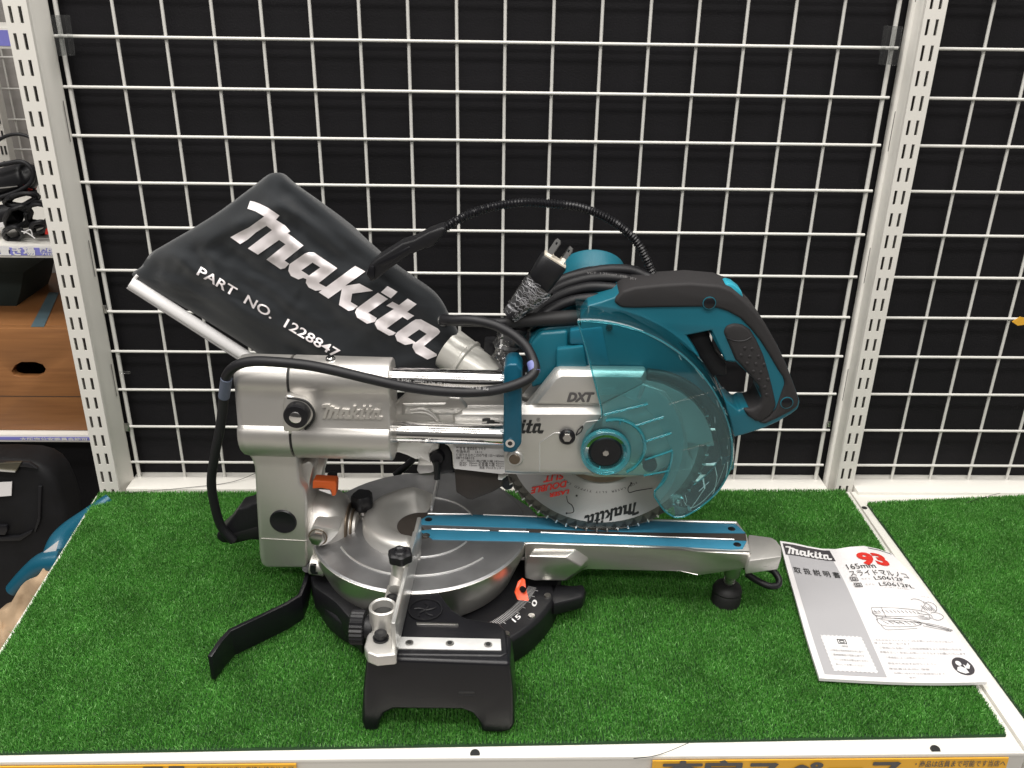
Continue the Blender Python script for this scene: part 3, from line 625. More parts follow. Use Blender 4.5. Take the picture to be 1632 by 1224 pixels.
# pod at the foot of the arm
P_a = [(849, 874), (925, 876), (937, 889), (937, 908), (908, 926), (858, 926), (836, 921), (836, 903), (841, 886)]
P_b = [(843, 886.5), (903, 888), (914, 883), (936, 892), (936, 900), (908, 924), (856, 925), (836, 921), (836, 902)]
fa = V([(852, 873), (918, 875), (938, 889), (938, 902), (906, 925), (850, 924), (836, 920), (836, 903)], vn-.0006)
fb = [PV(a, b, vn-.011) for a, b in ((843, 886), (901, 888), (926, 902), (926, 906), (900, 925), (852, 925), (837, 921), (836, 903))]
mm = M(); mm.loft([back(fa, vn+.003), fa, fb]); mm.build('arm_pod', SILVERR, arm, bevel=.0012)
# nose
N1 = [(1193, 851), (1230, 856), (1238, 861), (1246, 872), (1246, 887), (1194, 894), (1192, 880)]
q = [PZ(a, b, H-.003) for a, b in N1]; mm = M(); mm.prism(q, [Vector((p.x-.002, p.y, .066)) for p in q]); mm.build('arm_nose', SILVER2, arm, bevel=.0018, seg=2)
q = [PZ(a, b, H-.0022) for a, b in ((1196, 853), (1228, 858), (1240, 870), (1238, 882), (1196, 887))]
plate('side_catch', [(1139, 883), (1157, 883), (1156, 895), (1140, 895)], vn-.0011, vn, SILVER, arm, bevel=.0004)
# kerf boards
KB1 = [(664, 832), (681, 821.5), (757, 820), (856, 824.5), (1172, 834.5), (1188, 849), (1000, 847), (700, 836), (668, 835.5)]
KB2 = [(668, 846), (686, 843.5), (830, 848), (1000, 854.5), (1190, 862), (1184, 873.5), (1165, 874.5), (1080, 869.6), (1000, 866.6), (890, 863.3), (690, 859)]
for nm, kb, sc_ in (('kerf_board', KB1, ((683, 828), (1166, 843))), ('kerf_board', KB2, ((679, 853), (1175, 868)))):
    b_ = zplate(nm, kb, H-.003, H+.0008, KERF, arm, bevel=.0003)
    for x, y in sc_:
        p = PZ(x, y, H+.0008); M().lathe([(0, .0006), (.0030, .0006), (.0038, .0001), (0, .0001)], (p.x, p.y, H+.0009), n=20).build('board_screw', STEEL if x < 700 and y > 840 else BLACKG, b_)
zplate('slot_floor', [(690, 834), (1188, 848), (1190, 862), (690, 846)], H-.0012, H-.0002, BROWNM, arm, bevel=0)
mm = M()
for a, b, w in (((688, 843), (780, 845.8), 1), ((795, 846.2), (843, 847.6), 1), ((862, 848.6), (1170, 859.8), 1)): mm.tube([PZ(*a, H+.0009), PZ(*b, H+.0009)], .0007, 6, sub=1)
for a, b in (((682, 818.8), (750, 819.2)), ((770, 820.5), (856, 823.4)), ((1040, 829.5), (1173, 833))): mm.tube([PZ(*a, H+.0006), PZ(*b, H+.0006)], .0008, 6, sub=1)
mm.build('slot_edge', BRIGHT, arm)
# post and foot
pf = PZ(1168, 905, H); c = PV(1170, 912, 0); fx = PV(1164, 962, 0.004).x
ft = M().cyl((c.x, .002, .068), (c.x-.002, .002, .037), .0088, 32, .0080).build('foot_post', SILVERR, saw, bevel=.0006)
mm = M(); mm.lathe([(0, .040), (.0050, .040), (.0050, .026), (0, .026)], (c.x-.003, .002, 0), n=24)
for k in range(4): mm.lathe([(.0045, .0385-.003*k), (.0058, .0378-.003*k), (.0045, .0370-.003*k)], (c.x-.003, .002, 0), n=24)
mm.build('foot_thread', STEEL, ft)
M().lathe([(0, .027), (.007, .027), (.0135, .023), (.0150, .019), (.0135, .017), (.0150, .014), (.0148, .003), (.013, .001), (0, .001)], (c.x-.004, .002, 0), n=48).build('foot_pad', RUBBER, ft)
# loop lever under the nose
mm = M(); mm.tube([PZ(a, b, z) for a, b, z in ((1186, 903, .058), (1210, 905, .055), (1228, 907, .050), (1240, 920, .044), (1240, 932, .040), (1226, 934, .040), (1206, 925, .044), (1190, 914, .050))], .0034, 12, sub=5); mm.build('grip_lever', BLACK, arm)
# orange scale pointer
mm = M(); fr = [PZ(a, b, z) for a, b, z in ((827, 928, .062), (834, 922, .068), (837, 924, .068), (838, 936, .060), (843, 956, .053), (842, 958, .053), (825, 956, .053), (821, 945, .056))]
mm.prism(fr, [p+Vector((-.001, .0022, -.0006)) for p in fr]); pt = mm.build('scale_pointer', ORANGE2, saw, bevel=.0004)
p = PZ(832, 938, .061); M().cyl(p+Vector((0, 0, 0)), p+Vector((.0015, -.0030, .0008)), .0028, 14).build('pointer_screw', BLACKG, pt)
# ---- fence (near and far wings, plate runs across the table)
fu = PZ(634, 1046, H).x
fence = M(); zt = H+.034
fence.box((fu-.0045, -.1915, H+.0003), (fu-.0005, -.060, zt)); fence.box((fu-.0045, -.0605, H+.0003), (fu-.0005, -.030, zt-.004))
fence = fence.build('near_fence', mat('polished_fence', (.70, .70, .68), .3, .8, .04, 300, .1, 40), saw, bevel=.0012)
# fence foot casting
q = [PZ(a, b, H+.008) for a, b in ((585, 1040), (580, 1030), (585, 1012), (592, 1002), (632, 1003), (632, 1043), (600, 1046))]
mm = M(); mm.prism(q, [Vector((p.x, p.y, H-.003)) for p in q]); mm.build('fence_foot', SILVER2, fence, bevel=.002, seg=3)
mm = M(); mm.box((fu-.022, -.165, H-.002), (fu-.003, -.105, H+.007)); mm.build('fence_rib', SILVER2, fence, bevel=.002)
mm = M(); a = PZ(640, 905, H+.012); mm.tube([PZ(636, 897, H+.02), PZ(634, 912, H+.02), PZ(630, 940, H+.016)], .006, 12, sub=4); mm.build('fence_neck', SILVER2, fence)
# vice socket
pc = PZ(610, 967, H+.027); r_ = .0115
sk = M().lathe([(r_-.0026, .004), (r_-.0026, .027), (r_-.0012, .0282), (r_, .027), (r_, .002), (r_-.003, 0)], (pc.x, pc.y, H), n=40).build('vice_socket', SILVER2, saw)
M().lathe([(0, .020), (.0088, .020)], (pc.x, pc.y, H), n=32).build('socket_bore', INK, sk)
def bolt(p, r, h, parent, ax='z', m=BLACKG):
    mm = M(); mm.lathe([(0, h), (r*.78, h), (r*.8, h*.3), (r, h*.3), (r, 0), (0, 0)], p, n=6 if 0 else 20)
    o = mm.build('bolt', m, parent, bevel=0); mm = M(); mm.lathe([(0, h+.0002), (r*.4, h+.0002), (r*.4, h-.0005)], p, n=6); mm.build('bolt_socket', INK, o); return o
bolt(PZ(607, 1018, H+.008), .0066, .006, sk); bolt(PZ(625, 960, H+.006), .0062, .006, sk)
# knurled knob on its left
def knurl(c, d, r, h, m, parent, n=40, name='knurled_knob'):
    d = Vector(d).normalized(); a = d.orthogonal().normalized(); b = d.cross(a); rings = []
    for hh, q in ((0, .86), (.08*h, 1), (.92*h, 1), (h, .86)):
        rings.append([Vector(c)+d*hh+(a*math.cos(2*PI*i/(2*n))+b*math.sin(2*PI*i/(2*n)))*r*q*(1 if i % 2 else .93) for i in range(2*n)])
    return M().loft(rings).build(name, m, parent, smooth=20)
pk = PZ(572, 992, .095)
kn = knurl((pk.x-.007, pk.y, .090), (1, 0, 0), .0145, .0125, BLACK, saw, 24)
M().cyl((pk.x+.004, pk.y, .090), (pk.x+.012, pk.y, .090), .0105, 24).build('knob_flange', BLACK, kn, bevel=.0006)
M().cyl((pk.x+.01, pk.y, .090), (pk.x+.020, pk.y, .090), .004, 16).build('knob_stem', STEEL, kn)
def lobed(c, d, r, h, n, m, parent, name='lobed_knob'):
    d = Vector(d).normalized(); a = d.orthogonal().normalized(); b = d.cross(a); rings = []
    for hh, q in ((0, .80), (.12*h, .96), (.5*h, 1), (.85*h, .97), (h, .80)):
        rings.append([Vector(c)+d*hh+(a*math.cos(2*PI*i/96)+b*math.sin(2*PI*i/96))*r*q*(1+.07*math.cos(n*2*PI*i/96)) for i in range(96)])
    return M().loft(rings).build(name, m, parent)
# knob on the near fence and knob on the far left
pk = PZ(638, 889, .125); k1 = lobed((pk.x, pk.y, .122), (0, 0, 1), .0105, .010, 6, BLACK, saw)
M().lathe([(.003, .0), (.0048, .0012), (.0060, 0)], (pk.x, pk.y, .1321), n=24).build('knob_cap', BLACKG, k1)
M().cyl((pk.x, pk.y, .087), (pk.x, pk.y, .122), .0075, 20).build('knob_post', SILVER2, k1)
pk = PV(578, 800, .012); k2 = lobed((pk.x, .012, pk.z-.007), (0, -.05, 1), .0108, .017, 5, BLACK, saw)
M().cyl((pk.x, .012, pk.z-.034), (pk.x, .012, pk.z-.007), .0042, 16).build('knob_screw', STEEL, k2)
mm = M()
for k in range(5): mm.lathe([(.0042, 0), (.0056, .0010), (.0042, .002)], (pk.x, .012, pk.z-.016-.0032*k), n=18)
mm.build('knob_thread', STEEL, k2)
# far fence
mm = M(); mm.box((.006, .028, H), (.0085, .105, H+.006)); ff_ = mm.build('far_fence', BRIGHT, saw, bevel=.0006)
a_ = V([(666, 741), (691, 741), (692, 752), (686, 754), (668, 756), (664, 750)], .10); mm = M(); mm.prism(a_, back(a_, .125)); mm.build('fence_block', SILVER2, ff_, bevel=.0015)
a_ = V([(664, 718), (690, 714), (692, 742), (667, 742)], .11); mm = M(); mm.prism(a_, back(a_, .135)); mm.build('fence_upright', SILVER2, ff_, bevel=.002)
mm = M(); mm.tube([PV(630, 757, .12), PV(650, 740, .12), PV(668, 722, .12)], .004, 10, sub=3); mm.build('vice_arm', BLACKG, saw)
# ---- pivot housing between column and table
dm = M(); ring = []
for u_, r in ((-.112, .0385), (-.108, .0400), (-.094, .0400), (-.086, .0375), (-.078, .033), (-.073, .026), (-.070, .019), (-.064, .0165)):
    ring.append([Vector((u_, r*math.cos(2*PI*i/56), .080+r*math.sin(2*PI*i/56))) for i in range(56)])
dm.loft(ring); piv = dm.build('pivot_housing', SILVER, saw, bevel=0)
ps = PV(505, 856, -.036)
dm = M(); fr = V(cr([(494, 850), (500, 838), (514, 840), (537, 845), (538, 850), (522, 866), (510, 870), (498, 864)], 3), -.043); dm.prism(fr, back(fr, -.02)); dm.build('bolt_boss', SILVER2, piv, bevel=.002)
p = PV(507, 855, -.0435); mm = M(); mm.cyl((p.x, -.0436, p.z), (p.x, -.0490, p.z), .0076, 6); b_ = mm.build('hex_bolt', STEEL, piv, bevel=.0004)
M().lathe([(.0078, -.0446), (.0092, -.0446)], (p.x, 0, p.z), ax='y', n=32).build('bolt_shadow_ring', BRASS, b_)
mm = M(); fr = V([(498, 768), (500, 766), (534, 768), (536, 772), (535, 790), (529, 791), (527, 781), (512, 778), (498, 779)], -.030); mm.prism(fr, back(fr, -.018)); mm.build('bevel_pointer', ORANGE, piv, bevel=.0008)
fr = V([(508, 781), (526, 782), (528, 788), (524, 787)], -.0302); M().prism(fr, back(fr, -.029)).build('bevel_scale', PRINTW, piv)
mm = M(); mm.tube([(-.112, -.0405, .078), (-.113, -.040, .045)], .001, 6, sub=1)
p = PV(530, 760, .01); M().cyl((p.x, .01, p.z-.01), (p.x, .01, p.z+.004), .005, 16).build('stop_screw', BLACKG, piv, bevel=.0008)
# collar rings towards the table
dm = M()
for u_, r in ((-.0725, .0255), (-.0685, .0205)): dm.loft([[Vector((u_+d, q*math.cos(2*PI*i/40), .080+q*math.sin(2*PI*i/40))) for i in range(40)] for d, q in ((-.001, r-.002), (0, r), (.001, r), (.002, r-.002))])
dm.build('pivot_ring', BRASS, piv)
# bridge to turntable and lower stub
mm = M(); mm.box((-.112, -.030, .048), (-.075, .030, H-.004)); mm.build('table_bridge', SILVER, tt, bevel=.004)
mm = M(); mm.cyl(PV(495, 899, -.045), PV(519, 903, -.045), .0095, 28); mm.build('lower_stub', SILVER, saw, bevel=.001)
fr = V([(494, 901), (503, 902), (503, 912), (506, 912), (506, 915), (497, 915), (494, 910)], -.0555); M().prism(fr, back(fr, -.05)).build('stub_bracket', BLACKG, saw)
# base tail beneath the pivot
q = [PZ(a, b, .048) for a, b in ((494, 915), (540, 918), (570, 950), (590, 990), (575, 1006), (535, 960), (500, 935))]; mm = M(); mm.prism(q, [Vector((p.x, p.y, .02)) for p in q]); mm.build('base_tail', BLACK, saw, bevel=.002)
# ---- folded black stand bar lying to the left
TOP = [(492, 905), (485, 930), (478, 948), (455, 962), (400, 988), (366, 1004), (350, 1022), (334, 1046)]
ZB = [.050, .044, .040, .0395, .0385, .0375, .036, .033]; ZL = [.030, .018, .012, .0105, .0095, .0085, .0075, .006]
pl = [PZ(a, b, z) for (a, b), z in zip(TOP, ZB)]; rings = []
for i, p in enumerate(pl):
    t_ = (pl[min(i+1, len(pl)-1)]-pl[max(i-1, 0)]); t_.z = 0; t_.normalize(); n_ = Vector((-t_.y, t_.x, 0))*.0022
    rings.append([p+n_, p-n_, Vector((p.x, p.y, ZL[i]))-n_, Vector((p.x, p.y, ZL[i]))+n_])
M().loft(rings).build('support_bar', BLACKG, saw, bevel=.0007)
M().cyl(PV(489, 905, -.04), PV(489, 905, -.0), .0045, 16).build('support_hinge', BLACKG, saw)
# ---- bevel lock lever behind the column
LV = [(345, 851), (360, 838), (374, 820), (380, 811), (394, 808), (402, 803), (411, 800), (440, 800), (440, 866), (412, 862), (400, 861), (372, 868), (352, 866), (344, 858)]
plate('lock_lever', LV, -.012, .012, BLACK, saw, bevel=.004, seg=3)
plate('lever_rib', [(362, 852), (412, 838), (412, 858), (372, 864)], -.0125, .0, mat('lever_shade', (.010, .010, .011), .5), saw, bevel=.002)
# ---- column and slider housing
COLP = [(384, 690), (470, 690), (474, 735), (478, 770), (486, 782), (489, 800), (489, 905), (484, 906), (424, 906), (416, 900), (413, 885), (408, 800), (405, 745), (400, 732), (390, 718)]
cl = plate('pivot_column', COLP, -.042, .038, SILVER, saw, bevel=.006, seg=4)
fr = V([(478, 742), (492, 735), (500, 742), (494, 768), (492, 790), (492, 830), (484, 834), (480, 800), (476, 786), (484, 770)], -.030); mm = M(); mm.prism(fr, back(fr, .03)); mm.build('column_web', SILVER, cl, bevel=.002)
mm = M(); fr = V([(416, 858), (489, 862), (489, 864), (416, 860)], -.0424); mm.prism(fr, back(fr, -.040)); mm.build('column_crease', SILVER, cl, bevel=.0003)
p = PV(451.5, 831, -.042); cp_ = M(); cp_.loft([[Vector((p.x+r*math.cos(2*PI*i/48), v, p.z+r*math.sin(2*PI*i/48))) for i in range(48)] for r, v in ((.0128, -.040), (.0130, -.0425), (.0118, -.0435), (.0100, -.0430), (.001, -.0430))]); cp_.build('round_cap', BLACKG, cl, bevel=0)
# slider housing: figure-of-eight section swept along the pipes
pu, plw = PV(700, 604.5, -.03).z, PV(700, 689.5, -.03).z
def sect(u_, g=0, taper=1.0):
    ru, rl = .0190+g, .0272+g; P = []; vc = -.028
    cu, clz = pu-.003, plw-.0005
    def arc(cz, r, a0, a1, n): return [(vc-r*math.cos(math.radians(a0+(a1-a0)*i/n)), cz+r*math.sin(math.radians(a0+(a1-a0)*i/n))) for i in range(n+1)]
    f = arc(cu, ru, 90, -20, 12)+[(vc-.0195-g, cu-ru*.72), (vc-.0222-g, clz+rl*.46)]+arc(clz, rl, 20, -90, 14)
    bk_ = [(2*vc-v+.004, z) for v, z in f[::-1]]
    return [Vector((u_, v, z)) for v, z in f+bk_]
uL, uM, uR = PV(374, 640, -.045).x, PV(462, 640, -.045).x, PV(621, 640, -.045).x
hs = M(); hs.loft([sect(u_, g) for u_, g in ((uL+.001, -.003), (uL+.003, -.0012), (uL+.008, -.0002), (uM-.0012, -.0002))]); hL = hs.build('housing_cap', SILVER, saw, smooth=35)
hs = M(); hs.loft([sect(u_, g) for u_, g in ((uM+.0012, -.0004), (uM+.0018, 0), (uR-.001, 0), (uR, -.0008))]); hR = hs.build('slide_housing', SILVER, saw, smooth=35)
hs = M(); hs.loft([sect(u_, -.0025) for u_ in (uM-.003, uM+.003)]); hs.build('housing_gap', INK, hR)
# clamp boss beside the knob and the seam round it
vfc = -.028-.0212
BO = cr([(452, 634), (470, 634), (486, 638), (496, 648), (500, 660), (496, 672), (486, 682), (470, 690), (452, 690)], 3)
bo = plate('clamp_boss', BO, vfc-.004, vfc+.006, SILVER, hR, bevel=.002, seg=3)
mm = M(); mm.tube(V([(458, 634), (470, 635), (486, 639), (496, 648), (501, 660), (497, 673), (486, 684)], vfc-.0032), .0012, 8, sub=4); mm.build('seam_groove', INK, hR)
p = PV(471.5, 664, vfc-.016)
kb = M(); kb.cyl((p.x, vfc, p.z), (p.x, vfc-.008, p.z), .0085, 30); kb.build('knob_collar', BLACK, bo)
kb = M(); kb.loft([[Vector((p.x+r*math.cos(2*PI*i/48), v, p.z+r*math.sin(2*PI*i/48))) for i in range(48)] for r, v in ((.0095, vfc-.006), (.0112, vfc-.008), (.0112, vfc-.016), (.0104, vfc-.0175), (.0060, vfc-.0178))]); kn = kb.build('clamp_knob', BLACKG, bo)
M().cyl((p.x, vfc-.014, p.z), (p.x, vfc-.0188, p.z), .0056, 16).build('knob_insert', CHROME, kn, bevel=.0008)
# cast lettering on the housing
def onv(v): return lambda x, y: PV(x, y, v)
j = M(); v_, f_ = map_flat(*LOGO, lambda x, y: PV(512+98*x, 668+1.5*x-23*y/LOGOH, vfc-.0014)); j.add(v_, f_)
bm_v = [Vector((p.x, p.y+.0030, p.z)) for p in v_]
me_f = []; from collections import Counter
cnt = Counter(); 
for q in f_:
    for a in range(len(q)): cnt[frozenset((q[a], q[(a+1) % len(q)]))] += 1
n0 = len(v_); jj = M(); jj.v = list(v_)+bm_v; jj.f = list(f_)+[(tuple(e)[0], tuple(e)[1], tuple(e)[1]+n0, tuple(e)[0]+n0) for e, c_ in cnt.items() if c_ == 1]
jj.build('cast_lettering', SILVER, hR, smooth=20)
txt('registered_mark', '®', (600, 651), (609, 651), (0, -8), onv(vfc-.0012), SILVER2, hR)
# screw head on the top of the housing, scale window under it
p = PV(526.5, 571, -.028); M().lathe([(0, .0028), (.0035, .0026), (.0048, .001), (.0050, -.002), (0, -.002)], (p.x, -.028, p.z-.001), n=28).build('round_screw', CHROME, hR)
plate('level_window', [(484, 717), (523, 718), (523, 730), (484, 730)], -.010, .0, BRASS, hR, bevel=.001)
plate('window_plate', [(496, 720), (521, 721), (521, 728), (497, 728)], -.0106, -.009, BRIGHT, hR, bevel=.0004)
plate('rear_web', [(478, 733), (520, 730), (512, 760), (503, 775), (490, 790)], .0, .02, SILVER2, hR, bevel=.002)
# pipes
pr_ = .0101; ub = PV(812, 640, -.030).x
for z, r in ((pu, .0096), (plw, .0100)): M().cyl((uR-.05, -.030, z), (ub, -.030, z), r, 48).build('slide_pipe', CHROME, saw, bevel=.0004)
# teal end bracket
BR = [(803, 590), (806, 583), (812, 580), (824, 580), (832, 590), (831, 640), (831, 708), (822, 720), (815, 722), (802, 721)]
br = plate('pipe_bracket', BR, -.044, -.016, TEALP, saw, bevel=.0022, seg=3)
p = PV(813, 706, -.0442); M().lathe([(.0022, -.0012), (.0042, -.0012), (.0042, .002)], (p.x, -.044, p.z), ax='y', n=24).build('bracket_rivet', CHROME, br); M().lathe([(0, -.0008), (.0022, -.0008)], (p.x, -.044, p.z), ax='y', n=20).build('rivet_core', INK, br)
# ---- saw arm (gear case)
VA = -.0155
AP = [(628, 646), (640, 636), (650, 622), (664, 600), (716, 600), (800, 626), (838, 648), (850, 634), (884, 592), (891, 588), (1028, 590), (1031, 596), (1030, 606), (1058, 612), (1085, 625), (1108, 643), (1124, 664), (1134, 688), (1139, 712), (1094, 706), (1098, 724), (1105, 734), (1102, 748), (1030, 757), (1000, 761), (950, 761), (930, 757), (830, 757), (760, 752), (722, 747), (720, 722), (715, 712), (703, 705), (690, 710), (684, 722), (686, 738), (664, 728), (648, 718), (628, 716)]
ac = plate('saw_arm', AP, VA, VA+.010, SILVER2, saw, bevel=.0014, seg=2)
# lower stepped face with a bevelled upper border
la = [(738, 645), (832, 645), (960, 645), (961, 661), (952, 672), (928, 712), (934, 744), (948, 758), (935, 756), (831, 755), (760, 750), (728, 745), (727, 720), (722, 700), (722, 661)]
lb = [(737, 661), (832, 661), (959, 661), (957, 664), (950, 672), (928, 712), (934, 744), (944, 754), (935, 753), (831, 752), (760, 747), (731, 742), (730, 720), (725, 700), (725, 664)]
mm = M(); mm.loft([V(la, VA-.0002), V(lb, VA-.0062)]); lower = mm.build('arm_face', SILVER2, ac, bevel=.0005)
mm = M(); mm.loft([V([(640, 642), (712, 641), (718, 630), (735, 632), (748, 648), (738, 661), (640, 662)], VA-.0004), V([(646, 646), (708, 646), (716, 634), (731, 636), (742, 649), (735, 658), (646, 659)], VA-.0026)]); mm.build('arm_step', SILVER2, ac, bevel=.0004)
mm = M()
for k, (r, y0) in enumerate(((30, 669), (23, 668))): mm.tube(V([(655, 654+k*4), (675, 652+k*5), (690, 660+k*4), (700, 675)], VA-.0032), .0014, 8, sub=4)
mm.build('arm_curved_rib', SILVER2, ac)
# upper hood with a bevelled crest
ua = [(848, 642), (884, 594), (892, 589), (1028, 591), (1030, 605), (960, 646), (900, 644)]
ub_ = [(856, 643), (887, 605), (895, 600), (1022, 601), (1024, 611), (957, 643), (900, 643)]
mm = M(); mm.loft([V(ua, VA-.0004), V(ub_, VA-.0050)]); hood = mm.build('arm_hood', SILVER2, ac, bevel=.0005)
fr = V([(960, 645), (961, 661), (957, 700), (1000, 754), (1035, 756), (1095, 745), (1096, 708), (1085, 660), (1060, 625), (1024, 612)], VA-.0042); M().prism(fr, back(fr, VA)).build('blade_case', SILVER2, ac, bevel=.0008)
# dark rubber rim behind the hood's right edge (gap of blade case)
mm = M(); mm.tube(V([(1031, 595), (1066, 601), (1101, 619), (1131, 648), (1149, 684), (1156, 724)], VA+.003), .0050, 10, sub=5); mm.build('case_rim', BLACK, ac)
mm = M(); mm.tube(V([(1000, 586), (1060, 590), (1104, 612), (1138, 650), (1158, 700), (1160, 745)], VA+.022), .006, 10, sub=5); mm.build('case_rim', TEAL, ac)
txt('model_mark', 'DXT', (904, 640), (947, 640), (0, -14.5), onv(VA-.0054), INKG, hood, bold=.02, shear=.32, fat=.9)
logo('arm_lettering', (769, 690), (867, 691.5), (-1, -24), onv(VA-.0066), INK, lower)
txt('registered_mark', '®', (855, 672), (861, 672), (0, -6), onv(VA-.0066), INKG, lower)
# raised field on the right of the face and bolts
mm = M(); mm.tube(V([(860, 752), (860, 706), (884, 690), (912, 690)], VA-.0062), .0006, 6, sub=1); mm.tube(V([(928, 680), (934, 673), (955, 670)], VA-.0062), .0006, 6, sub=1); mm.build('face_edge', BRIGHT, lower)
def vb(x, y, r, d, m, parent, n=24, name='bolt'):
    p = PV(x, y, VA-.006-d); o = M(); o.loft([[Vector((p.x+q*math.cos(2*PI*i/n), v, p.z+q*math.sin(2*PI*i/n))) for i in range(n)] for q, v in ((r, VA-.004), (r, VA-.006-d*.7), (r*.85, VA-.006-d))]); return o.build(name, m, parent)
vb(821, 732, .0078, .0045, SILVER2, lower, 32, 'bolt_boss'); vb(820, 733, .0056, .0055, BRASS, lower)
b1 = vb(904, 698.5, .0075, .0045, BLACKG, lower); vb(904, 698.5, .0048, .0065, STEEL, lower, 6, 'hex_bolt')
vb(1036, 743, .0068, .004, BLACKG, lower)
mm = M(); mm.tube(V([(918, 693), (922, 685), (928, 681), (926, 688), (918, 694)], VA-.0068), .0005, 6, sub=3); p = PV(927, 681, VA-.0066); mm.build('lock_symbol', INK, lower)
mm = M(); fr = V([(924, 681), (929, 678), (930, 683)], VA-.0068); mm.add(fr, [(0, 1, 2)]); mm.build('lock_arrow', INK, lower)
# sticker
stk = plate('spec_sticker', [(722.5, 708), (803, 708), (805, 754), (800, 755.5), (724, 747)], VA-.0070, VA-.0062, STICK, lower, bevel=0)
rows = [('製 造 者  株式会社 マキタ', 727, 774, 716.5, 4.2), ('製造年月     14.11', 727, 768, 721.5, 3.6), ('使用できるのこ刃の外径 155～165mm', 727, 803, 727, 4), ('切断できる最大寸法', 727, 756, 731.5, 3.2),
        ('0°   46mm 曲げ最大幅 182mm', 735, 803, 735.5, 2.8), ('左45°  30mm 左直最大幅 92mm', 732, 803, 739, 2.8), ('右45°  15mm 右直最大幅 92mm', 732, 803, 742.5, 2.8), ('用途 クロスカッター', 764, 803, 747, 3)]
j = M()
for body, x0, x1, y, h_ in rows: txt('', body, (x0, y), (x1, y+(x1-x0)*.02), (0, -h_), onv(VA-.0073), INKG, None, bold=.012, jobs=j)
j.build('sticker_writing', INKG, stk)
# small black dust port elbow and dark kick block under the arm
plate('motor_port', cr([(681, 722), (686, 712), (700, 705), (713, 712), (719, 726), (720, 742), (722, 752), (694, 756), (690, 742)], 3), VA+.004, .03, BLACK, saw, bevel=.002)
p = PV(696, 730, VA); M().lathe([(0, 0), (.006, 0), (.0075, .003), (.0075, .01)], (p.x, VA-.001, p.z), ax='y', n=24).build('port_plug', BLACKG, saw); M().cyl((p.x, VA-.001, p.z-.002), (p.x, VA-.001, p.z-.022), .003, 12).build('port_stem', BLACKG, saw)
plate('dust_guide', [(724, 748), (805, 752), (801, 776), (786, 785), (752, 798), (744, 796), (727, 786)], .0, .03, BROWNM, saw, bevel=.002)
plate('guide_tab', [(794, 756), (808, 756), (807, 760), (800, 766), (793, 765)], -.004, .0, SILVER2, saw, bevel=.001)
plate('guide_block', [(793, 770), (803, 756), (834, 757), (826, 762), (815, 780), (806, 782)], .012, .04, BLACK, saw, bevel=.001)
plate('arm_hinge', [(628, 700), (700, 700), (700, 716), (664, 734), (648, 726), (636, 722), (628, 722)], VA+.001, VA+.03, SILVER2, saw, bevel=.002)
txt('cast_mark', 'ア1', (664, 728), (674, 729), (0, -5), onv(VA+.0005), INKG, saw)
# ---- blade
bc = Vector((PV(960, 720, 0).x, 0.0, .1870)); RB = .1010
BL = thing('saw_blade', '', 'x', (0, 0, 0)); bpy.data.objects.remove(BL)
nT = 60; prof_o = []
for k in range(nT):
    a = 2*PI*k/nT
    for da, r in ((0, RB), (.010, RB-.0035), (.020, RB-.0085), (.036, RB-.0092), (.055, RB-.006), (.085, RB-.0035), (.105, RB-.0022)):
        prof_o.append((r*math.cos(a-da), r*math.sin(a-da)))
b0 = build('saw_blade', *(lambda mm: (mm.v, mm.f))(M().loft([[Vector((x, .0009, z)) for x, z in prof_o], [Vector((x, -.0009, z)) for x, z in prof_o]])), mat('dark_blade_rim', (.17, .16, .145), .38, .9, .05, 900, .15, 40), saw, off=Vector((0, 0, 0)))
b0.location = bc; ORG[b0] = bc
f0_ = M().lathe([(0, -.00105), (.0905, -.00105)], (0, 0, 0), ax='y', n=128).build('blade_face', BLADE, b0, off=Vector((0, 0, 0)))
mm = M()
for k in range(nT):
    a = 2*PI*k/nT; c, s = math.cos(a), math.sin(a); e = Vector((c, 0, s)); t_ = Vector((s, 0, -c)); q = [e*(RB+.0007), e*(RB-.0030), e*(RB-.0030)+t_*.0013, e*(RB+.0004)+t_*.0013]
    mm.prism([p+Vector((0, -.0014, 0)) for p in q], [p+Vector((0, .0014, 0)) for p in q])
mm.build('carbide_tips', BRIGHT, b0, off=Vector((0, 0, 0)))
SB = lambda x, y: PV(x, y, -.00135)
logo('blade_lettering', (1015, 799), (930, 822), (4, 20), SB, INK, b0)
for body, p0, p1, up in (('LASER', (907, 780), (876, 786), (1.5, 7)), ('DOUBLE', (903, 766), (848, 777), (2, 10.5)), ('SLIT', (899, 753), (868, 759), (2, 10.5))):
    txt('blade_red_writing', body, p0, p1, (-up[0], up[1]), SB, RED, b0, bold=.01, fat=.45)
# ring writing
rw = 'FOR MAKITA LASER SLIT TIPPED SAW'; rw = 'FOR LASER SLIT TIPPED SAW'; j = M(); cxp, czp = bc.x, bc.z
for k, ch in enumerate(rw):
    if ch == ' ': continue
    a = math.radians(-52-76*k/(len(rw)-1)); v_, f_ = text_mesh(ch, .01); w_ = .0036
    er = Vector((math.cos(a), 0, math.sin(a))); et = Vector((math.sin(a), 0, -math.cos(a)))
    xm = (min(p[0] for p in v_)+max(p[0] for p in v_))/2
    j.add([bc+er*(.0545+p[1]*w_*.9)*1.0+et*(p[0]-xm)*w_*1.1+Vector((0, -.00135, 0)) for p in v_], f_)
j.build('blade_ring_writing', INKG, b0)
for pts in (((903, 791), (905, 800), (912, 806), (914, 816), (904, 818)), ((1006, 771), (1001, 778), (1003, 785), (1015, 782), (1040, 778))):
    M().tube([PV(x, y, -.0013) for x, y in pts], .0004, 6, sub=6).build('laser_slit', INK, b0)
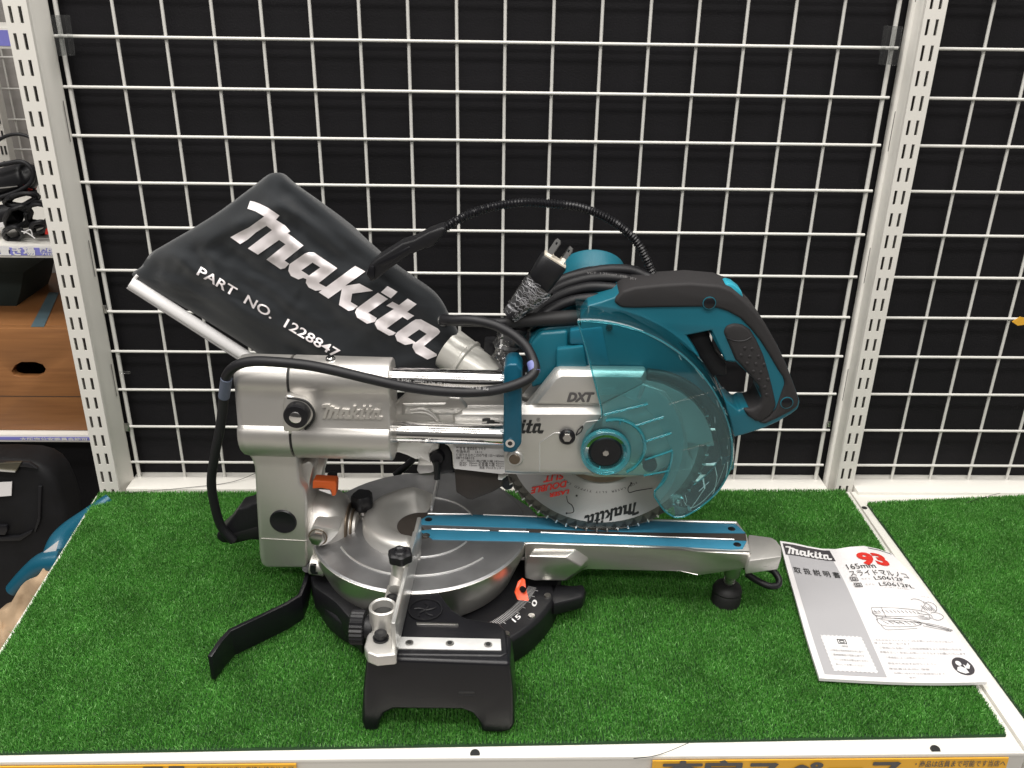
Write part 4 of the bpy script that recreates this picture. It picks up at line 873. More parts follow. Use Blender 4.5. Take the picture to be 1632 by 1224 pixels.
for x, y in ((919, 790), (903, 818), (938, 827), (1006, 770), (913, 755), (916, 755)):
    p = PV(x, y, -.0012); M().lathe([(0, -.0003), (.0010, -.0003), (.0010, 0)], (p.x, -.0011, p.z), ax='y', n=12).build('rivet_hole', INK, b0)
p = PV(954, 757, -.004); mm = M(); mm.lathe([(0, -.006), (.041, -.006), (.043, -.004), (.043, 0)], (bc.x, -.001, bc.z), ax='y', n=48); mm.build('blade_flange', BRASS, b0)
# ---- hub
VH = VA-.0066; hp = PV(965, 719, VH-.006)
def disc(name, r, va, vb_, m, parent, n=48, ri=0, e=.0008):
    mm = M(); mm.lathe([(ri, va+.0), (r-e, va), (r, va+e), (r, vb_)]+([(ri, vb_)] if ri else [(0, vb_)]), (hp.x, 0, hp.z), ax='y', n=n); return mm.build(name, m, parent)
hb = disc('hub_washer', .0210, VH-.003, VH+.002, BLACKG, ac)
disc('hub_bolt', .0158, VH-.0085, VH-.003, BLACK, hb, e=.002)
mm = M(); mm.cyl((hp.x, VH-.0085, hp.z), (hp.x, VH-.0105, hp.z), .0030, 6); mm.build('hub_bolt_head', STEEL, hb)
mm = M()
for k in range(9):
    a = 2*PI*k/9+.3; mm.tube([Vector((hp.x+r*math.cos(a), VH-.0036, hp.z+r*math.sin(a))) for r in (.0162, .0205)], .0006, 6, sub=1)
mm.build('hub_tab', CHROME, hb)
# ---- transparent lower guard
VG = VH-.007
gf = cr([(921, 512), (960, 513), (1004, 522), (1050, 541), (1092, 570), (1127, 608), (1152, 652), (1166, 700), (1164, 744), (1146, 780), (1120, 805), (1092, 822), (1074, 824)], 5, closed=False)
gi = cr([(1074, 824), (1060, 815), (1049, 800), (1043, 786), (1056, 766), (1068, 740)], 5, closed=False)
gb = [(1040, 758), (1000, 757), (960, 757), (944, 752), (931, 738), (926, 722), (928, 702), (936, 686), (950, 674), (959, 664), (958, 650), (948, 610), (934, 556)]
GP = gf+gi[1:]+gb
fr = V(GP, VG); gd = M().prism(fr, back(fr, VG+.0015)).build('blade_guard', GUARD, saw, bevel=0)
# curved rim of the guard, wrapping back over the blade
rim = V(gf, VG); mm = M(); rings = []
c0 = Vector((hp.x, 0, hp.z))
for dv, k in ((0, 1.0), (.0035, 1.022), (.011, 1.038), (.030, 1.042), (.048, 1.040)):
    rings.append([Vector((c0.x+(p.x-c0.x)*k, VG+dv, c0.z+(p.z-c0.z)*k)) for p in rim])
n_ = len(rim); mm.loft(rings, cap=False, closed=False); rm = mm.build('guard_rim', GUARDR, gd)
mm = M(); mm.tube([p+Vector((0, -.0004, 0)) for p in rim], .0009, 8, sub=1); mm.tube([Vector((c0.x+(p.x-c0.x)*1.0415, VG+.048, c0.z+(p.z-c0.z)*1.0415)) for p in rim], .0009, 8, sub=1)
mm.tube(V(gi, VG-.0004), .0009, 8, sub=1); mm.tube(V([(921, 512), (934, 556), (948, 610), (958, 650), (959, 664)], VG-.0004), .0008, 8, sub=4); mm.build('guard_edge', GUARDD, gd)
# rings and ribs moulded on the guard
def ringt(name, r, w, v, m, a0=0, a1=2*PI):
    mm = M(); mm.tube([Vector((hp.x+r*math.cos(a0+(a1-a0)*i/64), v, hp.z+r*math.sin(a0+(a1-a0)*i/64))) for i in range(65)], w, 10, sub=1); return mm.build(name, m, gd)
mm = M(); mm.lathe([(.0195, VG-.0044), (.0222, VG-.0046), (.0232, VG-.003), (.0235, VG), (.0195, VG)], (hp.x, 0, hp.z), ax='y', n=64); mm.build('guard_hub_ring', GUARDD, gd)
mm = M(); mm.lathe([(.0165, VG-.003), (.0195, VG-.0042)], (hp.x, 0, hp.z), ax='y', n=64); mm.build('guard_hub_lip', GUARDD, gd)
hp2 = PV(978, 712, VG); mm = M(); mm.tube([Vector((hp2.x+.0285*math.cos(a), VG-.0015, hp2.z+.0285*math.sin(a))) for a in [math.radians(-62+i*170/48) for i in range(49)]], .0015, 8, sub=1); mm.build('guard_hub_arc', GUARDD, gd)
mm = M()
for a, b in (((962, 661), (1032, 644)), ((1008, 680), (1058, 664)), ((1024, 705), (1070, 690)), ((1028, 733), (1072, 718)), ((1026, 758), (1068, 750)), ((988, 676), (992, 667))): mm.tube(V([a, b], VG-.0012), .0009, 8, sub=1)
mm.tube(V([(1072, 722), (1068, 745), (1058, 768), (1043, 783)], VG-.0012), .0009, 8, sub=5)
mm.build('guard_rib', GUARDD, gd)
mm = M()
for a, b in (((1066, 644), (1108, 632)), ((1088, 718), (1130, 706))): mm.tube(V([a, b], VG-.0010), .00075, 8, sub=1)
for a, b in (((1108, 632), (1154, 618)), ((1130, 706), (1166, 696))): mm.tube(V([a, b], VG-.0008), .0004, 8, sub=1)
mm.tube(V([(1018, 634), (1026, 616)], VG-.0012), .0016, 8, sub=1); mm.build('guard_line', CLIPM, gd)
# second inner shell of the guard (the paler layer near its middle)
gl = cr([(948, 604), (985, 596), (1030, 612), (1070, 645), (1088, 690), (1086, 735), (1070, 775), (1052, 800)], 4, closed=False)+[(1043, 786), (1066, 744), (1069, 716), (1050, 672), (1018, 640), (985, 628), (956, 630)]
fr = V(gl, VG+.0035); M().prism(fr, back(fr, VG+.0045)).build('guard_inner_shell', clear('pale_polycarbonate', (.92, .975, .98), (.4, .7, .75, .06)), gd)
# scuffs on the guard
rr = random.Random(5); mm = M()
for k in range(8):
    x = rr.uniform(1105, 1160); y = 575+(x-1105)*1.9+rr.uniform(-20, 40); l = rr.uniform(3, 12); a = rr.uniform(.6, 1.6); mm.tube(V([(x, y), (x+l*math.cos(a), y+l*math.sin(a))], VG-.0003), rr.uniform(.0001, .00025), 5, sub=1)
for a, b in (((1108, 588), (1121, 604)), ((1121, 604), (1120, 596)), ((1125, 740), (1142, 737)), ((1114, 783), (1130, 768)), ((1082, 566), (1086, 574))): mm.tube(V([a, b], VG-.0003), .0003, 6, sub=1)
mm.build('guard_scuffs', mat('scuff', (.22, .36, .38), .5), gd)
# ---- motor housing and handle
MH = cr([(842, 556), (850, 536), (872, 520), (920, 514), (960, 512), (1040, 530), (1082, 560), (1096, 620), (1080, 690), (1030, 730), (940, 730), (860, 660), (842, 640)], 4)
mh = plate('motor_housing', MH, .004, .09, TEAL, saw, bevel=.008, seg=4)
plate('motor_step', [(846, 548), (862, 530), (905, 527), (906, 600), (846, 620)], -.002, .010, TEAL, mh, bevel=.003, seg=3)
plate('motor_step', [(887, 557), (930, 552), (938, 600), (886, 606)], -.009, .0, TEAL, mh, bevel=.002)
plate('motor_step', [(908, 527), (960, 520), (975, 595), (938, 600), (928, 550), (908, 550)], -.005, .006, mat('teal_plastic_light', (.009, .13, .195), .36), mh, bevel=.002)
p = PV(971, 523, -.006); M().lathe([(0, -.001), (.0022, -.001), (.003, .001), (.003, .003)], (p.x, -.006, p.z), ax='y', n=16).build('screw', BLACKG, mh)
# motor end cap, tilted up and away
t0 = PV(943, 428, .10); ax_ = Vector((0, .80, .60)).normalized(); e_ = t0+Vector((0, .0, 0)); mm = M(); rings = []
a_ = Vector((1, 0, 0)); b_ = ax_.cross(a_)
for d, r in ((-.05, .0325), (-.004, .0325), (-.001, .0320), (0, .0305), (.0, .0001)):
    rings.append([e_+ax_*d+(a_*math.cos(2*PI*i/64)+b_*math.sin(2*PI*i/64))*r for i in range(64)])
mm.loft(rings); mm.build('motor_cap', TEAL, saw)
HO = [(925, 503), (936, 487), (958, 481), (978, 474), (992, 464), (1012, 458), (1050, 454), (1100, 451), (1148, 455), (1168, 463), (1187, 479), (1205, 497), (1222, 520), (1240, 552), (1255, 585), (1268, 620), (1275, 640), (1272, 652), (1262, 660), (1240, 673), (1215, 684), (1190, 692), (1172, 697), (1158, 698), (1140, 668), (1112, 632), (1070, 606), (1000, 600), (930, 590)]
HH = [(1094, 535), (1110, 532), (1134, 527), (1142, 545), (1156, 576), (1172, 577), (1186, 590), (1200, 604), (1212, 624), (1213, 640), (1207, 652), (1184, 650), (1178, 655), (1160, 640), (1140, 610), (1118, 575), (1105, 552)]
HV = -.004
hd = plate('handle_body', HO, HV, HV+.036, TEAL, saw, bevel=.006, seg=4, hole=HH)
GB = [(978, 482), (982, 474), (992, 464), (1012, 458), (1050, 454), (1100, 451), (1148, 455), (1168, 463), (1187, 479), (1205, 497), (1222, 520), (1240, 552), (1255, 585), (1268, 620), (1274, 638), (1272, 649), (1262, 656), (1241, 667), (1220, 677), (1208, 674), (1226, 664), (1237, 652), (1246, 626), (1251, 612), (1248, 602), (1240, 590), (1226, 566), (1212, 544), (1196, 524), (1180, 508), (1160, 497), (1144, 492), (1125, 490), (1050, 491), (1010, 492), (990, 491)]
gr = plate('rubber_grip', GB, HV-.0022, HV+.038, GRIP, hd, bevel=.0045, seg=4)
GI = [(1153, 530), (1158, 520), (1170, 516), (1184, 518), (1196, 526), (1206, 542), (1217, 566), (1226, 596), (1233, 624), (1238, 648), (1230, 662), (1216, 674), (1204, 672), (1192, 664), (1184, 652), (1200, 653), (1211, 646), (1214, 634), (1210, 618), (1196, 600), (1178, 580), (1172, 574)]
gi2 = plate('inner_grip', GI, HV-.0024, HV+.038, GRIP, hd, bevel=.003, seg=3)
mm = M()
for i, (x, y) in enumerate([(1187, 555), (1199, 556), (1181, 566), (1195, 568), (1209, 568), (1191, 579), (1205, 580), (1218, 581), (1201, 592), (1213, 593), (1224, 605), (1210, 605), (1219, 617), (1222, 629)]):
    p = PV(x, y, HV-.0026); mm.lathe([(0, -.0008), (.0011, -.0006), (.0017, .0004)], (p.x, HV-.0026, p.z), ax='y', n=12)
mm.build('grip_dimple', GRIP, gi2)
mm = M(); mm.tube(V([(1158, 538), (1170, 543), (1186, 543), (1198, 537)], HV-.0026), .0005, 6, sub=4); mm.build('grip_crease', BLACK, gi2)
plate('trigger', [(1132, 532), (1160, 526), (1168, 545), (1180, 574), (1172, 579), (1157, 577)], HV+.002, HV+.026, TEAL, hd, bevel=.003, seg=3)
plate('switch_box', [(1092, 532), (1128, 528), (1140, 560), (1158, 580), (1158, 600), (1130, 600), (1104, 560)], HV+.016, HV+.034, BLACK, hd, bevel=.002)
fr = V([(1151, 459), (1159, 451.5), (1169, 454), (1182, 464), (1185, 474), (1176, 476), (1158, 468)], HV+.008); mm = M(); mm.prism(fr, back(fr, HV+.026)); mm.build('lock_button', mat('bright_teal_button', (.03, .33, .44), .3), hd, bevel=.0015)
for x, y in ((1130.5, 483), (1254, 642)):
    p = PV(x, y, HV-.0024); o = M().lathe([(.0050, -.0004), (.0058, -.0003), (.0060, .001)], (p.x, HV-.0024, p.z), ax='y', n=28).build('screw_well', TEAL, gr); M().lathe([(0, -.0008), (.0040, -.0010), (.0052, -.0004)], (p.x, HV-.0024, p.z), ax='y', n=24).build('screw', BLACKG, o)
# ---- gooseneck lamp
NK = [(1048, 462, .03), (1041, 440, .03), (1026, 405, .03), (1008, 378, .03), (975, 352, .028), (930, 332, .025), (880, 325, .02), (830, 323, .015), (780, 331, .01), (740, 345, .004), (706, 365, .0)]
mm = M(); mm.tube([PV(*p) for p in NK], .003, 14, sub=30, rf=lambda L, u: .0036+.0006*math.sin(L*2*PI/.0028)); neck = mm.build('lamp_neck', BLACKG, saw)
LH_ = [(583, 436), (588, 424), (600, 413), (640, 388), (660, 382), (682, 370), (706, 361), (712, 367), (698, 385), (690, 394), (675, 398), (650, 408), (620, 430), (600, 446), (592, 450)]
lh = plate('lamp_head', LH_, -.012, .008, BLACK, saw, bevel=.003, seg=3)
plate('lamp_window', [(600, 420), (652, 392), (656, 397), (610, 428)], -.0124, -.010, BLACKG, lh, bevel=.001)
plate('lamp_collar', [(583, 437), (589, 424), (596, 425), (597, 444), (591, 449)], -.0140, .010, BLACKG, lh, bevel=.001)
M().cyl(PV(1048, 462, .03), PV(1068, 480, .03), .006, 16, .009).build('neck_socket', RUBBER, saw)
# ---- mains cable
CR = .00445
C1 = [(372, 862, -.016), (352, 838, -.018), (341, 800, -.022), (337, 765, -.026), (343, 722, -.032), (352, 675, -.038), (357, 630, -.045), (361, 600, -.052), (376, 583, -.058), (402, 576, -.060), (440, 577, -.062), (490, 582, -.062), (540, 592, -.062), (590, 604, -.062), (650, 617, -.060), (710, 624, -.058), (760, 625, -.056), (802, 619, -.054), (838, 606, -.050), (852, 592, -.044), (850, 575, -.036), (838, 552, -.028), (815, 532, -.022), (785, 517, -.018), (750, 510, -.014), (722, 510, -.008), (706, 508, .0)]
mm = M(); mm.tube([PV(*p) for p in C1], CR, 16, sub=7); cab = mm.build('mains_cable', CABLE, saw)
for a, b, m_ in ((2, 3, None),): pass
def sleeve(p, q, m_): mm = M(); mm.tube([PV(*p), PV(*q)], CR*1.13, 20, sub=1); return mm.build('cable_tape', m_, cab)
sleeve((357, 632, -.045), (361.0, 603, -.052), LILAC2); sleeve((852.5, 593.5, -.044), (848.5, 578, -.0365), LILAC)
# printing on the cable
def cabsurf(x, y): return PV(x, y, -.0634)
txt('cable_writing', 'PSE  JET  KYOWA DENSEN  2.0  VCT 1.25mm²  <PS>E  JL', (778, 618), (632, 602.5), (0, 4.2), lambda x, y: PV(x, y, -.0640), PRINTW, cab, bold=.0)
# second cable: thick sleeve leaving the motor
C2 = [(700, 511, .004), (745, 513, .006), (790, 514, .008), (815, 513, .008)]
mm = M(); mm.tube([PV(*p) for p in C2], CR*.95, 14, sub=6); mm.build('mains_cable_end', CABLE, saw)
mm = M(); mm.tube([PV(*p) for p in ((808, 513, .004), (860, 509, .004), (900, 507, .006), (940, 506, .012))], .0062, 18, sub=5, rf=lambda L, u: .0058+.0014*min(1, u*1.3)); mm.build('cable_sleeve', RUBBER, saw)
# ---- coiled cable on top of the motor
ST = [[(850, 488), (868, 466), (897, 446), (927, 437), (964, 430), (1000, 430), (1022, 436), (1040, 448)],
      [(846, 500), (866, 480), (890, 460), (920, 448), (955, 442), (1000, 445), (1026, 454)],
      [(842, 510), (862, 490), (890, 472), (920, 461), (950, 457), (990, 461), (1012, 470)],
      [(850, 515), (877, 494), (909, 480), (945, 475), (975, 477), (1000, 484)]]
coil = None
for k, s_ in enumerate(ST):
    mm = M(); P = [PV(x, y, .030-.007*k+.012*math.sin(i*.5)) for i, (x, y) in enumerate(s_)]
    P = [P[0]+Vector((-.004, .03, -.015))]+P+[P[-1]+Vector((.004, .03, -.01))]
    mm.tube(P, .0048, 14, sub=7); o = mm.build('coiled_cable', CABLE, saw)
mm = M(); mm.tube([PV(x, y, .05) for x, y in ((900, 452), (940, 440), (990, 440), (1030, 452))], .009, 12, sub=4); mm.build('coiled_cable', CABLE, saw)
txt('cable_writing', 'VCT  1.25mm²  PSE  JET', (935, 438.5), (1015, 447), (0, -3.4), lambda x, y: PV(x, y-(1-((x-968)/48)**2)*4, .012), INKL, saw, bold=.01)
# plug with two blades, wrapped in film
a_, b_ = PV(852, 462, .004), PV(884, 414, .004); ax_ = (b_-a_).normalized(); sd = Vector((ax_.z, 0, -ax_.x)); mm = M(); rings = []
for t_, w, d in ((-.002, .0085, .006), (.10, .0112, .008), (.6, .0125, .009), (.95, .0128, .0092), (1.0, .0118, .0082)):
    c = a_+(b_-a_)*t_; rings.append([c+sd*(w*math.copysign(abs(math.cos(q))**.55, math.cos(q)))+Vector((0, 1, 0))*(d*math.copysign(abs(math.sin(q))**.55, math.sin(q))) for q in [2*PI*i/32 for i in range(32)]])
mm.loft(rings); pg = mm.build('mains_plug', BLACK, saw)
mm = M(); c = b_+ax_*.0002; mm.prism([c+sd*.0108*x+Vector((0, .0072*y, 0)) for x, y in ((-1, -1), (1, -1), (1, 1), (-1, 1))], [c+ax_*.0012+sd*.0108*x+Vector((0, .0072*y, 0)) for x, y in ((-1, -1), (1, -1), (1, 1), (-1, 1))]); mm.build('plug_face', mat('plug_cream', (.55, .50, .42), .5), pg)
for s_ in (-1, 1):
    mm = M(); c = b_+sd*(.0063*s_); L_ = .0165; o_l = [(-1, 0), (1, 0), (1, .85), (.6, 1), (-.6, 1), (-1, .85)]; h_l = [(-.32, .68), (.32, .68), (.32, .82), (-.32, .82)]
    wd = (sd*.75+Vector((0, -.66, 0))).normalized(); nd = ax_.cross(wd)
    f1 = [c+wd*(.0031*x)+ax_*(.001+L_*y)+nd*.0007 for x, y in o_l]; h1 = [c+wd*(.0031*x)+ax_*(.001+L_*y)+nd*.0007 for x, y in h_l]
    mm.prism(f1, [p-nd*.0014 for p in f1], (h1, [p-nd*.0014 for p in h1])); mm.build('plug_blade', CHROME, pg)
# film: crumpled cone
mm = M(); A0, B0 = PV(812, 503, -.002), PV(862, 452, -.002); axf = (B0-A0).normalized(); sf = Vector((axf.z, 0, -axf.x)); rings = []
for i in range(15):
    t_ = i/14; c = A0+(B0-A0)*t_; r = .0075+.0065*t_; rings.append([c+(sf*math.cos(q)*1.05+Vector((0, 1, 0))*math.sin(q)*.8)*(r*(1+.13*noise.noise(Vector((q*3.5, t_*11, 0)))+.05*noise.noise(Vector((q*11, t_*20, 2))))) for q in [2*PI*k/40 for k in range(40)]])
mm.loft(rings, cap=False); mm.build('plastic_film', FILM, pg, smooth=25)
mm = M(); rr = random.Random(9)
for k in range(80):
    t_ = rr.uniform(.02, .97); q = rr.uniform(PI*1.1, PI*1.9); P = []; dq = rr.uniform(.5, 1.5)
    for i in range(5):
        tt_ = t_+i*rr.uniform(-.02, .025); qq = q+dq*i/4; r = (.0075+.0065*tt_)*(1.04+.06*noise.noise(Vector((qq*3, tt_*9, 5)))); P.append(A0+(B0-A0)*tt_+(sf*math.cos(qq)*1.05+Vector((0, 1, 0))*math.sin(qq)*.8)*r)
    mm.tube(P, rr.uniform(.00008, .00026), 5, sub=3)
mm.build('film_crease_glint', mat('film_highlight', (.34, .34, .36), .3), pg)  # pale threads painted on as the highlights along the film's creases
M().cyl(A0, B0-axf*.005, .0068, 20, .0095).build('cable_under_film', CABLE, pg)
# second small film bundle and dark clamp behind the bracket
plate('rear_clamp', [(772, 545), (790, 545), (794, 590), (800, 594), (768, 594)], .02, .035, BLACK, saw, bevel=.002)
mm = M(); mm.tube([PV(x, y, .016) for x, y in ((828, 520), (815, 545), (812, 570), (818, 596))], .008, 14, sub=5, rf=lambda L, u: .0085+.001*math.sin(L*900)); mm.build('cable_under_film', CABLE, saw)
mm = M(); mm.tube([PV(x, y, .015) for x, y in ((822, 522), (808, 545), (806, 570), (814, 592))], .01, 14, sub=5, rf=lambda L, u: .0115+.0018*math.sin(L*700)); mm.build('plastic_film', FILM, saw)
# ---- dust nozzle and bag
mm = M(); rings = []; n0_, n1_ = PV(716, 556, .03), PV(782, 604, .01); d_ = (n1_-n0_).normalized(); a_ = d_.orthogonal().normalized(); b_ = d_.cross(a_)
for t_, r in ((0, .0205), (.35, .0200), (.37, .0212), (.42, .0212), (.45, .0190), (1.0, .0165), (1.05, .015)):
    rings.append([n0_+(n1_-n0_)*t_+(a_*math.cos(2*PI*i/40)+b_*math.sin(2*PI*i/40))*r for i in range(40)])
mm.loft(rings); nz = mm.build('dust_nozzle', mat('pale_grey_plastic', (.55, .54, .50), .28, .3), saw)
BO = cr([(214, 444), (226, 424), (240, 404), (262, 390), (300, 368), (345, 340), (378, 316), (412, 290), (430, 277), (447, 277), (468, 294), (500, 317), (555, 360), (600, 400), (648, 437), (690, 466), (708, 486), (718, 506), (734, 536), (736, 550), (724, 574), (706, 596), (640, 622), (540, 620), (450, 590), (400, 556), (300, 494)], 4)
BC = (480, 455); VB = .028; TB = .024
def bag_s(x, y):                       # 0 in the middle of the bag, 1 on its seam
    dx, dy = x-BC[0], y-BC[1]
    if abs(dx)+abs(dy) < 1e-6: return 0
    best = 1e9; n = len(BO)
    for i in range(n):
        x1, y1 = BO[i][0]-BC[0], BO[i][1]-BC[1]; x2, y2 = BO[(i+1) % n][0]-BC[0], BO[(i+1) % n][1]-BC[1]
        ex, ey = x2-x1, y2-y1; den = dx*ey-dy*ex
        if abs(den) < 1e-9: continue
        t = (x1*ey-y1*ex)/den; u = (x1*dy-y1*dx)/den
        if t > 0 and -1e-6 <= u <= 1+1e-6: best = min(best, t)
    return min(1, 1/best) if best < 1e8 else 1
def fold(x, y):
    th = math.radians(33); X = (x*math.cos(th)+y*math.sin(th)); Y = (-x*math.sin(th)+y*math.cos(th))
    w = .0032*noise.noise(Vector((X*.011, Y*.018, 1)))+.0022*noise.noise(Vector((X*.010, Y*.05, 4)))+.0008*noise.noise(Vector((x*.06, y*.06, 9)))
    for x0, y0, x1, y1, h, r in ((245, 402, 480, 322, .0030, 17), (330, 395, 560, 470, -.0022, 22), (470, 300, 620, 420, .0018, 16), (300, 350, 330, 470, -.002, 15), (560, 610, 724, 560, .002, 14), (620, 520, 735, 560, -.002, 12), (250, 440, 300, 470, .003, 10)):
        ex, ey = x1-x0, y1-y0; t = max(0, min(1, ((x-x0)*ex+(y-y0)*ey)/(ex*ex+ey*ey))); d = math.hypot(x-x0-t*ex, y-y0-t*ey); w += h*math.exp(-(d/r)**2)*math.sin(PI*min(1, max(0, t)))**.5 if 0 < t < 1 else 0
    return w*2.5
def bag_v(x, y, s): return VB-TB*max(0, 1-s**2.6)**.5*(.9 if x > 300 else .55+.35*(x-214)/86)-fold(x, y)*min(1, (1-s)*5)
def bagf(x, y, off=0): s = bag_s(x, y); return PV(x, y, bag_v(x, y, s)-off)
vv = [bagf(*BC)]; vb2 = [PV(BC[0], BC[1], VB+TB)]; n = len(BO); KR = 34
for k in range(1, KR+1):
    s = (k/KR)**.75
    for x, y in BO:
        px, py = BC[0]+(x-BC[0])*s, BC[1]+(y-BC[1])*s; f_ = PV(px, py, bag_v(px, py, s)); vv.append(f_)
        vb2.append(Vector((f_.x, 2*VB-f_.y if k < KR else f_.y, f_.z)))
def fan(o, flip):
    F_ = [(o, o+1+i, o+1+(i+1) % n) for i in range(n)]
    for k in range(KR-1):
        for i in range(n): a = o+1+k*n+i; b = o+1+k*n+(i+1) % n; F_.append((a, a+n, b+n, b))
    return F_
bag = build('dust_bag', vv+vb2, fan(0, 0)+fan(len(vv), 1), CLOTH, saw, smooth=80)
P, F2 = map_flat(*logo_flat(True), lambda x, y: bagf(x, y, .0007), sub=7); build('bag_logo', P, F2, PRINT, bag, smooth=80)
def bagtxt(body, p0, p1, up, nm): return txt(nm, body, p0, p1, up, lambda x, y: bagf(x, y, .0007), PRINT, bag, bold=.016, sub=.4)
bagtxt('PART  NO.  1228847', (313, 437), (536, 571), (7.5, -13), 'bag_lettering')
# white closing rod along the bottom seam
def rod(name, a, b, r, m, par, n=20): mm = M(); mm.cyl(a, b, r, n); return mm.build(name, m, par, bevel=.0006)
ra, rb = PV(209, 450, .024), PV(470, 618, .030)
rd = rod('closing_rod', ra, rb, .0058, PRINTW, bag)
mm = M(); dd_ = (rb-ra).normalized(); nn_ = Vector((dd_.z, 0, -dd_.x))
mm.tube([ra+nn_*.0050+Vector((0, -.0040, 0)), rb+nn_*.0050+Vector((0, -.0040, 0))], .0009, 8, sub=1); mm.build('rod_groove', INKL, rd)
M().cyl(ra-nn_*.003+dd_*.0008, ra-nn_*.010+dd_*.0015, .0016, 10).build('rod_pin', PRINTW, rd)
p = bagf(706, 511, .001); M().lathe([(.0030, -.001), (.0042, -.0016), (.0054, -.0006), (.0056, .001)], (p.x, p.y, p.z), ax='y', n=24).build('eyelet', CHROME, bag)

# ================================================================== INSTRUCTION MANUAL
man = thing('instruction_manual', 'white and grey printed instruction booklet lying on the turf right of the saw', 'booklet', WZ(1400, 985, .01))
LE = [(1243, 862), (1256, 912), (1271, 965), (1287, 1021), (1306, 1081)]; RE = [(1421, 882), (1466, 929), (1501, 978), (1537, 1031), (1573, 1087)]
def lerp_poly(P, t): q = t*(len(P)-1); i = min(int(q), len(P)-2); f = q-i; return spl(P, i, f)
def spl(P, i, t):
    g = lambda j: Vector(P[max(0, min(len(P)-1, j))]); p0, p1, p2, p3 = g(i-1), g(i), g(i+1), g(i+2)
    return .5*((2*p1)+(p2-p0)*t+(2*p0-5*p1+4*p2-p3)*t*t+(3*p1-p0-3*p2+p3)*t**3)
def page_px(s, t):
    a, b = lerp_poly(LE, t), lerp_poly(RE, t); x = a.x+(b.x-a.x)*s; y = a.y+(b.y-a.y)*s
    top = [0, 1.0, 3.5, 5, 3, -3, -7, -5, 0]; k = s*8; i = min(int(k), 7); dy = top[i]+(top[i+1]-top[i])*(k-i)
    bot = 10*math.sin(PI*s)*(.55+.35*s)*.5
    return x, y+dy*(1-t)**2+bot*t**3
def page_h(s, t): return .0105+.015*math.exp(-((s-.62)/.22)**2)*(1-t)**1.5+.012*max(0, s-.55)*math.exp(-((t-.15)/.25)**2)+.004*math.exp(-((s-.8)/.2)**2)*math.exp(-((t-.6)/.3)**2)-.0015*s*t
def page(s, t, off=0): x, y = page_px(s, t); return WZ(x, y, page_h(s, t)+off)
NS, NT = 44, 40; vv = [page(i/NS, j/NT) for i in range(NS+1) for j in range(NT+1)]; ff = []
ix = lambda i, j: i*(NT+1)+j
for i in range(NS):
    for j in range(NT): ff.append((ix(i, j), ix(i, j+1), ix(i+1, j+1), ix(i+1, j)))
n0 = len(vv); vv += [p-Vector((0, 0, .0030)) for p in vv]; ff += [tuple(k+n0 for k in f[::-1]) for f in ff[:]]
bd = [ix(0, j) for j in range(NT+1)]+[ix(i, NT) for i in range(1, NS+1)]+[ix(NS, j) for j in range(NT-1, -1, -1)]+[ix(i, 0) for i in range(NS-1, 0, -1)]
for k in range(len(bd)): a, b = bd[k], bd[(k+1) % len(bd)]; ff.append((a, b, b+n0, a+n0))
cover = build('cover_page', vv, ff, PAPER, man, smooth=50)
def pgrid(name, s0, s1, t0, t1, m, off=.0003, n=14, fs=None):
    v = []; f = []
    for i in range(n+1):
        for j in range(n+1):
            s = s0+(s1-s0)*i/n; t = t0+(t1-t0)*j/n
            if fs: s, t = fs(s, t)
            v.append(page(s, t, off))
    for i in range(n):
        for j in range(n): a = i*(n+1)+j; f.append((a, a+1, a+n+2, a+n+1))
    return build(name, v, f, m, man, smooth=80)
pgrid('grey_band', .04, .415, .065, .955, GREYP, n=24)
pgrid('dark_band', .02, .435, .024, .122, DGREYP, off=.0005, n=20)
pgrid('top_rule', .78, 1.0-.01, -.0+.012, .022, DGREYP, off=.0004)
PS = lambda off: (lambda s, t: page(s, t, off))
def ptx(nm, body, s0, s1, t, h, m, bold=0, shear=0, jobs=None): return txt(nm, body, (s0, t), (s1, t), (0, -h), PS(.0009), m, man, bold=bold, shear=shear, jobs=jobs)
logo('manual_logo', (.035, .116), (.415, .116), (0, -.066), PS(.0010), PRINTW, man, sub=.15)
ptx('manual_title', '取 扱 説 明 書', .05, .405, .245, .036, INK, .01)
ptx('manual_number', '93', .63, .87, .150, .085, RED, .05)
ptx('manual_size', '165mm', .50, .725, .178, .036, INK, .0)
ptx('manual_product', 'スライドマルノコ', .49, .94, .226, .034, INK, .0)
j = M()
ptx('', 'LS0612F', .655, .875, .262, .028, INK, 0, jobs=j); ptx('', 'LS0612FL', .665, .92, .310, .028, INK, 0, jobs=j); j.build('manual_model', INK, man)
j = M()
for body, s0, s1, t, h in (('モデル', .555, .625, .258, .011), ('（ライト・ライン付き）', .70, .86, .280, .008), ('モデル', .56, .63, .304, .011), ('（レーザー・ライト付き）', .69, .87, .328, .008), ('モーター付き', .93, .99, .375, .008)):
    ptx('', body, s0, s1, t, h, INKG, 0, jobs=j)
j.build('manual_caption', INKL, man); j = M()
for body, s0, s1, t, h in (('このたびはスライドマルノコをお買い上げくださいまして', .43, .95, .722, .012), ('厚くお礼申しあげます', .43, .66, .744, .011), ('ご使用になる前に この取扱説明書をよくお読みいただき', .45, .97, .775, .012), ('本機を正しく安全にお使いくださるようお願いいたします', .44, .98, .802, .011),
    ('ご使用前によくお読みください', .46, .72, .832, .010), ('安全のため必ずお守りください', .46, .76, .866, .010), ('保証書は大切に保管', .45, .70, .898, .010), ('お問い合わせはお客様窓口まで', .47, .78, .926, .010), ('愛知', .55, .59, .955, .010)):
    ptx('', body, s0, s1, t, h, INKL, 0, jobs=j)
j.build('manual_small_print', INKL, man)
